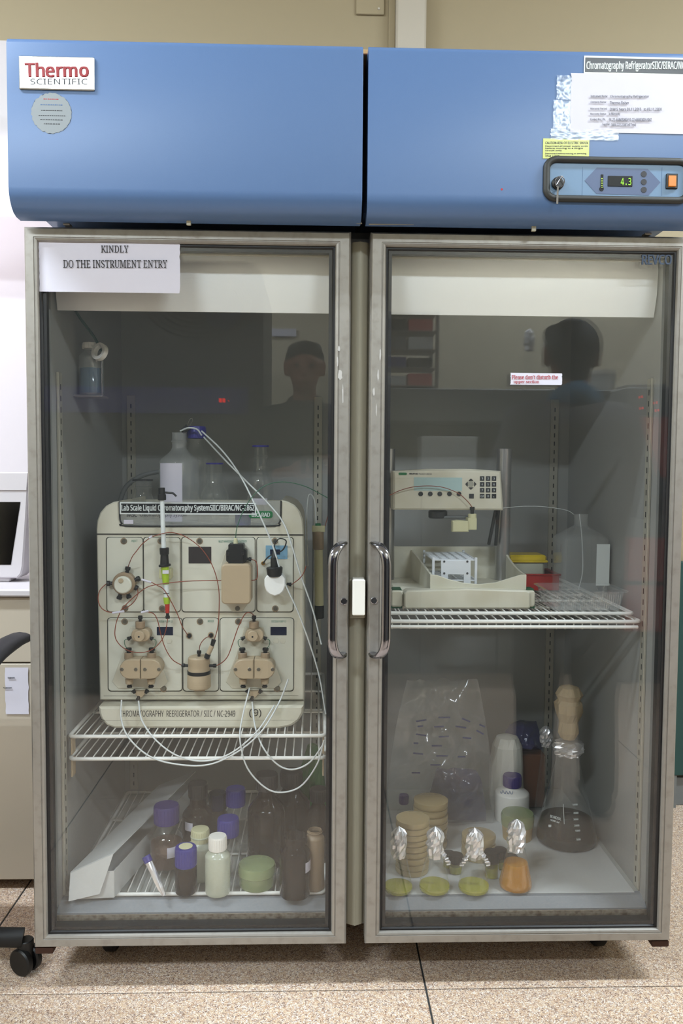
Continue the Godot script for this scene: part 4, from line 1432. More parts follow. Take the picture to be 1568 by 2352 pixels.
func foil_cap(t: Node3D, rn: float, y0: float, y1: float, seed_no: int, tail: float) -> void:
	var st := ms()
	var p := []
	var n := 9
	for k in n + 1:
		var u := float(k) / n
		var r := rn * (1.12 + 0.30 * sin(u * PI)) if u < 0.85 else rn * 1.2 * (1.0 - (u - 0.85) / 0.15)
		p.append(Vector2(maxf(r, 0.0), y0 + (y1 - y0) * u))
	p[n].x = 0.0
	lathe(st, p, 20, Transform3D.IDENTITY, 0.5, seed_no)
	if tail > 0.0:
		st.set_smooth_group(-1)
		for k in 5:
			var a := Vector3(rn * 1.2 + tail * k * 0.2, y0 + 0.010 - tail * k * 0.28, rn * 0.7)
			box(st, a, Vector3(0.010, 0.012, 0.004), 0.001, Basis.from_euler(Vector3(hash1(k, seed_no) * 2.0, hash1(k + 3, seed_no) * 2.0, 0.6)))
	part(t, "foil_cap", done(st), M.foil, "crumpled aluminium foil cap")


# conical flask of base radius r and height h to the rim
func flask(label: String, base: Vector3, r: float, h: float, rn: float, liquid: Material, fill: float, seed_no: int, foil_low: float, group := "", category := "flask") -> Node3D:
	var t := thing("conical_flask", label, category, base, group)
	var yn := h * 0.80
	var p := [Vector2(0, 0.002), Vector2(r * 0.85, 0.001), Vector2(r * 0.96, 0.004), Vector2(r, 0.012), Vector2(r * 0.97, h * 0.12)]
	for k in range(1, 6):
		var u := k / 6.0
		p.append(Vector2(lerpf(r * 0.97, rn, u), lerpf(h * 0.12, yn, u)))
	p.append_array([Vector2(rn * 1.03, yn), Vector2(rn, yn + 0.006), Vector2(rn, h - 0.004), Vector2(rn * 1.18, h)])
	part(t, "glass_body", lathem(p, 32), M.clear_glass)
	if fill > 0.0:
		var y := h * fill
		var rt := r * 0.96 if y < h * 0.12 else lerpf(r * 0.95, rn, (y - h * 0.12) / (yn - h * 0.12)) * 0.985
		part(t, "liquid", lathem([Vector2(0, 0.003), Vector2(r * 0.84, 0.0025), Vector2(r * 0.95, 0.006), Vector2(r * 0.985, 0.012), Vector2(r * 0.955, minf(y * 0.9, h * 0.12)), Vector2(rt, y), Vector2(0, y)], 32), liquid)
	if foil_low > 0.0:
		foil_cap(t, rn * (0.84 if r > 0.06 else 1.0), h * foil_low, h + 0.010, seed_no, 0.0)
	return t


# ---------- on top of the instrument ----------

func build_machine_top() -> void:
	var z := -0.31
	var y := P(450, 1209, ZM).y
	var u := mpp(z)
	var at := func_base(313 + 15, z, y)
	lab_bottle({"called": "squat_bottle", "label": "squat clear glass bottle with a dark rim beside the big labelled bottle", "base": at, "r": 26 * u, "h": P(328, 1101, z).y - y, "shoulder": 0.45, "neck": 0.72, "rn": 19 * u, "glass": M.clear_glass, "ring": M.charcoal})
	at = func_base(412, z - 0.02, y)
	lab_bottle({"label": "large clear plastic bottle with a broad white label on the instrument", "base": at, "r": 46 * u, "h": P(405, 993, z).y - y, "shoulder": 0.66, "neck": 0.84, "rn": 16 * u, "glass": M.clear_plastic, "paper": Vector4(-0.35, 0.02, 0.66, 0.65)})
	at = func_base(452, z - 0.115, y)
	var t := lab_bottle({"label": "clear glass bottle with a blue cap held by a binder clip", "base": at, "r": 41 * u, "h": P(440, 981, z - 0.115).y - y, "shoulder": 0.62, "neck": 0.84, "rn": 19 * u, "glass": M.clear_glass, "cap": M.cap_blue, "cap_r": 22 * u, "cap_h": 0.030})
	t = thing("binder_clip", "small black binder clip on the blue bottle cap", "clip")
	var zc := z - 0.088
	var st := ms()
	extrude(st, poly_px([[413, 989], [428, 975], [438, 984], [422, 996]], zc), zc - 0.008, zc + 0.006)
	part(t, "jaw", done(st), M.black_plastic)
	part(t, "wire_loop", tubem([P(430, 978, zc), P(434, 966, zc), P(439, 961, zc), P(442, 966, zc), P(436, 977, zc)], 0.0008, 6, 6), M.screw_steel)
	t = thing("cap_hose", "milky hose coiled over the blue bottle cap", "hose")
	part(t, "hose_body", tubem([P(414, 990, zc + 0.01), P(432, 983, zc + 0.018), P(452, 986, zc + 0.015), P(463, 1000, zc + 0.008)], 0.0022, 8, 6), M.silicone)
	at = func_base(493, z, y)
	lab_bottle({"label": "empty clear glass bottle with a blue pouring ring beside the label's end", "base": at, "r": 32 * u, "h": P(492, 1063, z).y - y, "shoulder": 0.42, "neck": 0.75, "rn": 16.5 * u, "glass": M.clear_glass, "ring": M.cap_blue})
	at = func_base(598, z - 0.02, y)
	t = lab_bottle({"label": "tall empty clear glass bottle with a blue pouring ring above the green badge", "base": at, "r": 30 * u, "h": P(597, 1023, z - 0.02).y - y, "shoulder": 0.48, "neck": 0.76, "rn": 16 * u, "glass": M.clear_glass, "ring": M.cap_blue, "paper": Vector4(0.0, 0.24, 0.32, 0.6)})
	t = thing("bottle_cap", "loose blue screw cap lying in the instrument's bottle well", "cap", func_base(558, -0.24, y))
	screw_cap(t, 0.0185, 0.0, 0.045, M.cap_blue)
	# grey pipe arching behind the bottles
	t = thing("grey_hose", "grey flexible hose arching behind the squat bottle", "hose")
	part(t, "hose_body", tubem([P(268, 1185, -0.46), P(285, 1125, -0.46), P(315, 1098, -0.46), P(350, 1086, -0.46), P(390, 1084, -0.46), P(420, 1110, -0.46)], 0.0065, 10, 8), M.bench_grey)
	# bottle of blue liquid on the side wall, with its hose
	var wb := Vector3(0.072, P(205, 908, -0.25).y, -0.25)
	t = lab_bottle({"called": "blue_liquid_bottle", "label": "bottle half full of blue liquid hanging on the inner side wall", "base": wb, "r": 0.029, "h": P(205, 790, -0.25).y - wb.y, "shoulder": 0.74, "neck": 0.88, "rn": 0.018, "glass": M.clear_plastic, "cap": M.white_plastic, "cap_r": 0.021, "cap_h": 0.012, "liquid": M.blue_liquid, "fill": 0.52})
	part(t, "bracket", boxc(Vector3(-0.0365, -0.006, -0.03), Vector3(0.034, -0.001, 0.03), 0.002), M.steel, "steel bracket on the side wall")
	part(t, "bracket_rod", rodm(Vector3(0.030, -0.004, 0.022), Vector3(0.030, 0.085, 0.022), 0.0022, 8), M.chrome)
	t = thing("tape_roll", "roll of white tape hung over the blue liquid bottle's bracket", "tape", Vector3(0.0, 0, 0))
	var c := P(229, 808, -0.215)
	part(t, "ring", lathem([Vector2(0.013, -0.006), Vector2(0.021, -0.006), Vector2(0.021, 0.006), Vector2(0.013, 0.006), Vector2(0.013, -0.006)], 28, Transform3D(Basis(Vector3(1, 0, 0), PI / 2 - 0.3) * Basis(Vector3(0, 0, 1), 0.5), c)), M.white_plastic)
	t = thing("drain_hose", "thin green hose hanging down to the blue liquid bottle", "hose")
	part(t, "hose_body", tubem([P(165, 700, -0.24), P(185, 732, -0.24), P(212, 768, -0.24), P(226, 792, -0.235), P(231, 806, -0.23)], 0.0034, 8, 8), M.green_tube)
	# tall column and fittings in the gap right of the instrument
	t = thing("glass_column", "tall dark-ended column with a green top behind the instrument's right edge", "column")
	var zg := -0.36
	rod_px(t, "column_tube", Vector2(733, 1392), Vector2(731, 1260), 20, 20, zg, M.cap_cream)
	rod_px(t, "upper_sleeve", Vector2(731, 1262), Vector2(730, 1220), 26, 26, zg, M.peek_dark)
	block_px(t, "top_block", 716, 1208, 746, 1222, zg - 0.01, zg + 0.012, M.cap_cream, 0.002, 0.001)
	rod_px(t, "green_top", Vector2(730, 1210), Vector2(730, 1202), 14, 13, zg, M.logo_green)
	rod_px(t, "foot", Vector2(733, 1420), Vector2(733, 1390), 22, 22, zg, M.charcoal)
	hose_px(t, "hose", [[707, 1300, zg], [704, 1200, zg], [709, 1138, zg], [722, 1150, zg], [726, 1205, zg]], 0.002, M.silicone, zg)
	hose_px(t, "outlet_hose", [[744, 1216, zg], [750, 1195, zg], [757, 1165, zg]], 0.001, M.capillary_red, zg)


func func_base(px: float, z: float, y: float) -> Vector3:
	return Vector3(P(px, 1160, z).x, y, z)


# ---------- floor of the refrigerator, left ----------

func floor_bottle(px: float, pyb: float, wpx: float, pyt: float, d: Dictionary, y := 0.181) -> Node3D:
	var s := stand(px, pyb, wpx, y)
	d.base = Vector3(s.x, y, s.z)
	d.r = s.w
	d.h = P(px, pyt, s.z).y - y
	d.rn = s.w * d.get("neck_share", 0.5)
	if d.has("cap_px"):
		d.cap_r = d.cap_px * 0.5 * mpp(s.z)
	return lab_bottle(d)


func build_left_floor() -> void:
	# long white carton, lid folded open
	var t := thing("carton", "long white open cardboard carton lying beside the bottles", "box")
	var y0 := 0.181
	var f := P(262, 2076, -0.070)
	f.y = y0
	var l := P(165, 2060, -0.070)
	l.y = y0
	var k := PY(378, 1925, y0)
	var along := (k - f)
	along.y = 0
	along = along.normalized() * 0.52
	var side := Vector3(l.x - f.x, 0, 0) * 1.0
	side.z = 0.006
	var hgt := 0.062
	var up := Vector3(0, hgt, 0)
	var th := 0.0022
	var fl := f + side
	var st := ms()
	st.set_smooth_group(-1)
	slab(st, [f, f + along, f + along + up, f + up], th)
	part(t, "side_wall", done(st), M.matt_white)
	st = ms()
	slab(st, [fl, fl + along, fl + along + up, fl + up], th)
	part(t, "side_wall", done(st), M.matt_white)
	st = ms()
	slab(st, [f, fl, fl + up, f + up], th)
	part(t, "end_wall", done(st), M.matt_white)
	st = ms()
	slab(st, [f + along, fl + along, fl + along + up, f + along + up], th)
	part(t, "end_wall", done(st), M.matt_white)
	st = ms()
	slab(st, [f, fl, fl + along, f + along], th)
	part(t, "bottom", done(st), M.matt_white)
	st = ms()
	var lift := Vector3(0.012, 0.042, 0)
	slab(st, [fl + up, fl + up + along, f + up + along * 0.98 + lift, f + up + side * 0.12 + lift], th)
	part(t, "lid", done(st), M.matt_white, "half open lid")
	st = ms()
	var out := Vector3(0, 0, 0.012)
	slab(st, [fl + up + out * 0.2, f + up + side * 0.12 + lift + out * 0.2, f + side * 0.30 + up * 0.25 + out, fl + side * 0.02 + up * 0.02 + out], th)
	part(t, "lid_flap", done(st), M.matt_white)
	# leaning tube in foil with a blue cap
	t = thing("foil_wrapped_tube", "slim silver foil-wrapped tube with a blue cap leaning by the carton", "tube")
	var a := PY(378, 2058, y0 + 0.008)
	var b := P(335, 1966, a.z - 0.03)
	st = ms()
	var dirv := (b - a).normalized()
	var bx := dirv.cross(Vector3.FORWARD).normalized()
	lathe(st, [Vector2(0, 0), Vector2(0.004, 0.002), Vector2(0.0075, 0.02), Vector2(0.008, 0.04), Vector2(0.0082, 0.06), Vector2(0.008, (b - a).length() * 0.85)], 14, Transform3D(Basis(bx, dirv, bx.cross(dirv)), a), 0.25, 9)
	part(t, "foil_wrap", done(st), M.foil)
	part(t, "tube_cap", rodm(a.lerp(b, 0.84), b, 0.010, 16), M.cap_blue)
	var grp := "bottles on the refrigerator floor"
	floor_bottle(383, 2008, 78, 1850, {"label": "clear bottle of brown liquid with a purple cap next to the carton", "group": grp, "shoulder": 0.45, "neck": 0.70, "neck_share": 0.52, "glass": M.clear_glass, "cap": M.cap_purple, "cap_px": 58, "cap_h": 0.042, "liquid": M.pale_brown_liquid, "fill": 0.42, "paper": Vector4(0.6, 0.25, 0.42, 0.4)})
	var fb := floor_bottle(427, 2060, 52, 1946, {"label": "small dark brown bottle with a blue cap and pale disc on top", "group": grp, "shoulder": 0.55, "neck": 0.68, "neck_share": 0.6, "glass": M.amber_glass, "cap": M.cap_blue, "cap_px": 50, "cap_h": 0.042})
	part(fb, "cap_disc", rodm(Vector3(0, P(427, 1946, fb.position.z).y - 0.181 + 0.002, 0), Vector3(0, P(427, 1946, fb.position.z).y - 0.181 + 0.0035, 0), 0.016, 20), M.cap_cream)
	floor_bottle(500, 2064, 60, 1921, {"label": "milky plastic bottle with a white cap in front of the clear capped bottle", "group": grp, "shoulder": 0.66, "neck": 0.78, "neck_share": 0.62, "glass": M.cloudy_plastic, "cap": M.white_plastic, "cap_px": 42, "cap_h": 0.030})
	floor_bottle(460, 2030, 66, 1905, {"label": "milky plastic bottle with a cream cap behind the small dark brown bottle", "group": grp, "shoulder": 0.66, "neck": 0.78, "neck_share": 0.62, "glass": M.cloudy_plastic, "cap": M.cap_cream, "cap_px": 42, "cap_h": 0.030})
	floor_bottle(524, 2030, 62, 1880, {"label": "clear glass bottle with a bright blue cap behind the milky bottle", "group": grp, "shoulder": 0.50, "neck": 0.70, "neck_share": 0.55, "glass": M.clear_glass, "cap": M.cap_blue, "cap_px": 50, "cap_h": 0.040})
	floor_bottle(541, 1960, 62, 1812, {"label": "clear glass bottle with a blue cap standing deep behind the other blue caps", "group": grp, "shoulder": 0.50, "neck": 0.70, "neck_share": 0.55, "glass": M.clear_glass, "cap": M.cap_blue, "cap_px": 45, "cap_h": 0.042})
	floor_bottle(500, 1950, 58, 1822, {"label": "dark bottle with a dull navy cap deep behind the clear bottles", "group": grp, "shoulder": 0.5, "neck": 0.7, "neck_share": 0.55, "glass": M.amber_glass, "cap": M.screen_navy, "cap_px": 42, "cap_h": 0.040})
	floor_bottle(455, 1975, 74, 1800, {"label": "dark amber bottle standing behind the cream-capped bottle", "group": grp, "shoulder": 0.55, "neck": 0.74, "neck_share": 0.5, "glass": M.amber_glass, "cap": M.cap_dark, "cap_px": 44, "cap_h": 0.034, "paper": Vector4(-0.5, 0.40, 0.52, 0.3)})
	floor_bottle(612, 2000, 92, 1778, {"label": "big dark amber bottle towering behind the greenish jar", "group": grp, "shoulder": 0.58, "neck": 0.80, "neck_share": 0.42, "glass": M.amber_glass, "cap": M.cap_dark, "cap_px": 52, "cap_h": 0.036})
	floor_bottle(668, 1965, 92, 1772, {"label": "big dark amber bottle deep behind the front amber bottle", "group": grp, "shoulder": 0.58, "neck": 0.80, "neck_share": 0.42, "glass": M.amber_glass, "cap": M.cap_dark, "cap_px": 52, "cap_h": 0.036})
	floor_bottle(677, 2072, 74, 1920, {"label": "dark amber bottle at the front edge beside the centre post", "group": grp, "shoulder": 0.72, "neck": 0.90, "neck_share": 0.62, "glass": M.amber_glass, "cap": M.amber_glass, "cap_px": 56, "cap_h": 0.016, "paper": Vector4(1.1, 0.45, 0.62, 0.35)})
	floor_bottle(722, 2050, 46, 1905, {"label": "tan cylindrical bottle squeezed between amber bottle and centre post", "group": grp, "shoulder": 0.86, "neck": 0.94, "neck_share": 0.7, "glass": M.peek_dark})
	floor_bottle(730, 1985, 70, 1812, {"label": "dark amber bottle behind the tan cylinder", "group": grp, "shoulder": 0.58, "neck": 0.80, "neck_share": 0.42, "glass": M.amber_glass, "cap": M.cap_dark, "cap_px": 40, "cap_h": 0.030})
	# greenish jar
	var s := stand(590, 2052, 88, y0)
	t = thing("lidded_jar", "low round greenish translucent jar with a domed lid", "jar", Vector3(s.x, y0, s.z))
	var jh := P(590, 1980, s.z).y - y0
	part(t, "body", lathem([Vector2(0, 0.001), Vector2(s.w * 0.94, 0.0), Vector2(s.w * 0.98, 0.004), Vector2(s.w * 0.95, jh * 0.55), Vector2(0, jh * 0.55)], 32), M.petri_green)
	part(t, "lid", lathem([Vector2(s.w * 1.0, jh * 0.52), Vector2(s.w * 1.03, jh * 0.55), Vector2(s.w * 1.03, jh * 0.85), Vector2(s.w * 0.97, jh * 0.95), Vector2(s.w * 0.6, jh), Vector2(0, jh)], 32), M.petri_green)
	# green bag deep on the right
	t = thing("green_bag", "green plastic bag deep behind the amber bottles", "bag")
	st = ms()
	var gp := PY(716, 1905, y0)
	lathe(st, [Vector2(0, 0), Vector2(0.035, 0.0), Vector2(0.042, 0.05), Vector2(0.036, 0.12), Vector2(0.030, 0.18), Vector2(0.012, 0.235), Vector2(0.0, 0.24)], 14, Transform3D(Basis.IDENTITY, gp), 0.4, 4)
	part(t, "crumpled_film", done(st), M.green_plastic)


# a board of even thickness on four corners
func slab(st: SurfaceTool, c: Array, th: float) -> void:
	var n: Vector3 = (c[1] - c[0]).cross(c[3] - c[0]).normalized() * th * 0.5
	st.set_smooth_group(-1)
	var mid: Vector3 = (c[0] + c[1] + c[2] + c[3]) * 0.25
	quad_out(st, c[0] + n, c[1] + n, c[2] + n, c[3] + n, n)
	quad_out(st, c[0] - n, c[1] - n, c[2] - n, c[3] - n, -n)
	for i in 4:
		var j := (i + 1) % 4
		quad_out(st, c[i] + n, c[j] + n, c[j] - n, c[i] - n, (c[i] + c[j]) * 0.5 - mid)


# ---------- fraction collector on the right shelf ----------

func build_collector() -> void:
	var ys := 0.8345
	var zf := PY(1075, 1399, ys).z
	var t := thing("fraction_collector", "cream fraction collector with keypad head on two metal posts", "instrument")
	# base
	part(t, "base_front", extrudem(poly_px([[928, 1363], [936, 1357], [1075, 1353], [1210, 1357], [1217, 1362], [1217, 1396], [1212, 1398], [932, 1398], [928, 1394]], zf), zf - 0.045, zf, 0.003), M.machine_cream)
	part(t, "base", boxc(Vector3(P(905, 1370, zf).x, ys + 0.003, zf - 0.30), Vector3(P(1224, 1370, zf).x, P(1000, 1358, zf - 0.03).y, zf - 0.02), 0.008), M.machine_cream)
	for q in [[1206, 1229], [898, 925]]:
		block_px(t, "base_ear", q[0], 1357, q[1], 1394, zf - 0.06, zf - 0.012, M.machine_cream, 0.006, 0.003)
		block_px(t, "foot", q[0] - 6, 1386, q[1] - 1, 1397.5, zf - 0.055, zf - 0.016, M.foot_green, 0.003, 0.001)
		block_px(t, "ear_plug", q[0] + 3, 1352, q[1] - 3, 1358, zf - 0.05, zf - 0.022, M.foot_green, 0.002, 0.0005)
	# bin: scooped front wall, back wall, side wall
	var zb := zf - 0.028
	part(t, "bin_front", extrudem(poly_px([[990, 1358], [990, 1320], [1004, 1321], [1028, 1330], [1064, 1339], [1100, 1342], [1138, 1338], [1174, 1327], [1196, 1320], [1208, 1320], [1208, 1358]], zb), zb - 0.005, zb, 0.001), M.machine_cream)
	var zk := zf - 0.27
	var bk := [P(905, 1335, zk), P(1150, 1335, zk), P(1150, 1255, zk), P(905, 1255, zk)]
	var st := ms()
	slab(st, bk, 0.006)
	part(t, "bin_back", done(st), M.machine_cream)
	st = ms()
	var sw0 := P(1150, 1255, zk)
	var sx := P(1206, 1330, zb).x
	var prev := Vector3(sx, P(1206, 1320, zb).y, zb)
	for k in range(1, 9):
		var u := k / 8.0
		var yy: float = lerpf(P(1206, 1320, zb).y, sw0.y, u * u)
		var now := Vector3(lerpf(sx, sw0.x, u * 0.25), yy, lerpf(zb, zk, u))
		var low := ys + 0.01
		slab(st, [Vector3(prev.x, low, prev.z), Vector3(now.x, low, now.z), now, prev], 0.005)
		prev = now
	part(t, "bin_side", done(st), M.machine_cream)
	st = ms()
	slab(st, [Vector3(P(990, 1340, zb).x, ys + 0.01, zb), Vector3(P(945, 1300, zk).x, ys + 0.01, zk), Vector3(P(945, 1300, zk).x, P(945, 1262, zk).y, zk), Vector3(P(990, 1340, zb).x, P(990, 1320, zb).y, zb)], 0.005)
	part(t, "bin_side", done(st), M.machine_cream)
	# posts
	var zp := zf - 0.235
	for px in [1155.0, 889.0]:
		var c := P(px, 1160, zp)
		var top := P(px, 1031, zp).y
		part(t, "post", lathem([Vector2(0, ys + 0.02), Vector2(0.0195, ys + 0.02), Vector2(0.0195, top - 0.004), Vector2(0.0205, top - 0.004), Vector2(0.0205, top), Vector2(0, top)], 28, Transform3D(Basis.IDENTITY, Vector3(c.x, 0, c.z))), M.aluminium, "round metal post")
	# head
	var zh := zf - 0.13
	var h := part(t, "head", extrudem(poly_px([[903, 1082], [990, 1077], [1080, 1077], [1150, 1082], [1155, 1160], [1155, 1172], [903, 1171]], zh), zh - 0.075, zh, 0.004), M.machine_cream, "cream head with display and keypad")
	block_px(h, "badge", 915, 1085.5, 934, 1091, zh, zh + 0.0006, M.logo_green, 0.002, 0.0)
	letters_px(h, "BioFrac", 940, 1086, 960, 1090, zh, M.ink_grey, bold)
	letters_px(h, "Fraction Collector", 962, 1086.5, 992, 1090.5, zh, M.ink_grey, sans)
	block_px(h, "display", 950, 1097, 1061, 1127, zh, zh + 0.0008, M.lcd_pale, 0.0006, 0.0)
	for k in 5:
		knob_px(h, "round_button", 966 + 22 * k, 1134.5, 5.4, zh, zh + 0.0025, M.key_dark)
	for q in [[0, -1], [1, 0], [0, 1], [-1, 0]]:
		var cx: float = 1081 + q[0] * 9
		var cy: float = 1112 + q[1] * 9
		part(h, "arrow_key", extrudem(poly_px([[cx + q[0] * 4, cy + q[1] * 4], [cx - q[0] * 1.5 - q[1] * 6, cy - q[1] * 1.5 + q[0] * 6], [cx - q[0] * 1.5 + q[1] * 6, cy - q[1] * 1.5 - q[0] * 6]], zh), zh, zh + 0.0012), M.key_dark)
	knob_px(h, "arrow_centre", 1081, 1112, 7, zh, zh + 0.0012, M.key_light)
	block_px(h, "square_key", 1077, 1134, 1088, 1145, zh, zh + 0.0012, M.key_dark, 0.0005, 0.0003)
	var names := ["1", "2", "3", "4", "5", "6", "7", "8", "9", "CLR", "0", "."]
	for k in 12:
		var kx := 1107.0 + (k % 3) * 13.6
		var ky := 1099.0 + (k / 3) * 13.5
		var key := block_px(h, "number_key", kx - 5.2, ky - 5.2, kx + 5.2, ky + 5.2, zh, zh + 0.0012, M.key_dark, 0.0005, 0.0003)
		key.set_meta("label", "dark number key")
		var wide := 3.0 if names[k].length() == 1 else 7.0
		letters_px(h, names[k], kx - wide / 2, ky - 2.2 if names[k] != "." else ky + 1, kx + wide / 2 if names[k] != "." else kx, ky + 2.4, zh + 0.0012, M.label_white, sans)
	# braces and drop head under it
	for q in [[[1122, 1250], [1138, 1172]], [[1138, 1252], [1144, 1172]]]:
		part(t, "brace", tubem([P(q[0][0], q[0][1], zh - 0.08), P(q[1][0], q[1][1], zh - 0.05)], 0.0045, 8, 3), M.charcoal)
	part(t, "arm_motor", rodm(P(1005, 1190, zh - 0.04), P(1005, 1172, zh - 0.04), 0.024, 24), M.charcoal)
	part(t, "drop_arm", boxc(Vector3(P(1005, 1185, zh - 0.04).x, P(1005, 1192, zh).y, zh - 0.04), Vector3(P(1085, 1185, zh).x, P(1005, 1186, zh).y, zh - 0.02), 0.002), M.bench_grey)
	part(t, "drop_sensor", extrudem(poly_px([[1039, 1197], [1052, 1195], [1076, 1197], [1076, 1222], [1039, 1222]], zh + 0.02), zh - 0.005, zh + 0.02, 0.002), M.cap_cream)
	block_px(t, "drop_block", 1074, 1190, 1095, 1217, zh - 0.02, zh + 0.012, M.cap_cream, 0.002, 0.001)
	rod_px(t, "drop_nut", Vector2(1084, 1192), Vector2(1084, 1180), 20, 20, zh, M.cap_cream)
	fitting(t, 1084, 1181, 1084, 1164, zh, 11)
	hose_px(t, "capillary", [[884, 1143], [920, 1126], [960, 1117], [1010, 1118], [1050, 1132], [1072, 1150], [1084, 1165]], 0.0011, M.capillary_red, zh + 0.012, "thin red-brown capillary")
	hose_px(t, "capillary", [[1155, 1167, zh], [1200, 1163, zh - 0.05], [1250, 1164, zh - 0.09], [1300, 1172, zh - 0.11], [1318, 1182, zh - 0.12]], 0.0008, M.silicone, zh, "thin clear capillary")
	# rack in the bin
	t = thing("test_tube_rack", "white acrylic test tube rack in the fraction collector's bin", "rack")
	var zr := zb - 0.022
	var deep := 0.17
	var a := P(994, 1342, zr)
	var b := P(1093, 1262, zr)
	var x0 := a.x
	var x1 := b.x
	var yb := ys + 0.012
	var yt := P(1045, 1286, zr).y
	var fp := poly_px([[1012, 1285], [1024, 1285], [1026, 1287], [1066, 1287], [1068, 1285], [1080, 1285], [1080, 1352], [1064, 1352], [1064, 1319], [1028, 1319], [1028, 1352], [1012, 1352]], zr)
	part(t, "front_plate", extrudem(fp, zr, zr + 0.004, 0.0005), M.acrylic_white)
	for q in [[1020, 1290], [1073, 1290], [1020, 1317], [1073, 1317]]:
		knob_px(t, "plate_screw", q[0], q[1], 2.6, zr + 0.003, zr + 0.0052, M.chrome)
	for yy in [yt, lerpf(yb, yt, 0.5), yb]:
		st = ms()
		for k in 6:
			var x := lerpf(x0, x1, k / 5.0)
			box(st, Vector3(x, yy, zr - deep / 2), Vector3(0.005, 0.003, deep))
		for k in 8:
			box(st, Vector3((x0 + x1) / 2, yy, zr - deep * k / 7.0), Vector3(x1 - x0, 0.003, 0.004))
		part(t, "tube_grid", done(st), M.acrylic_white, "white grid with tube holes")
	for x in [x0, x1]:
		for z in [zr, zr - deep]:
			part(t, "corner_post", boxc(Vector3(x - 0.003, yb, z - 0.003), Vector3(x + 0.003, yt + 0.006, z + 0.003), 0.0006), M.acrylic_white)


# ---------- other things on the right shelf ----------

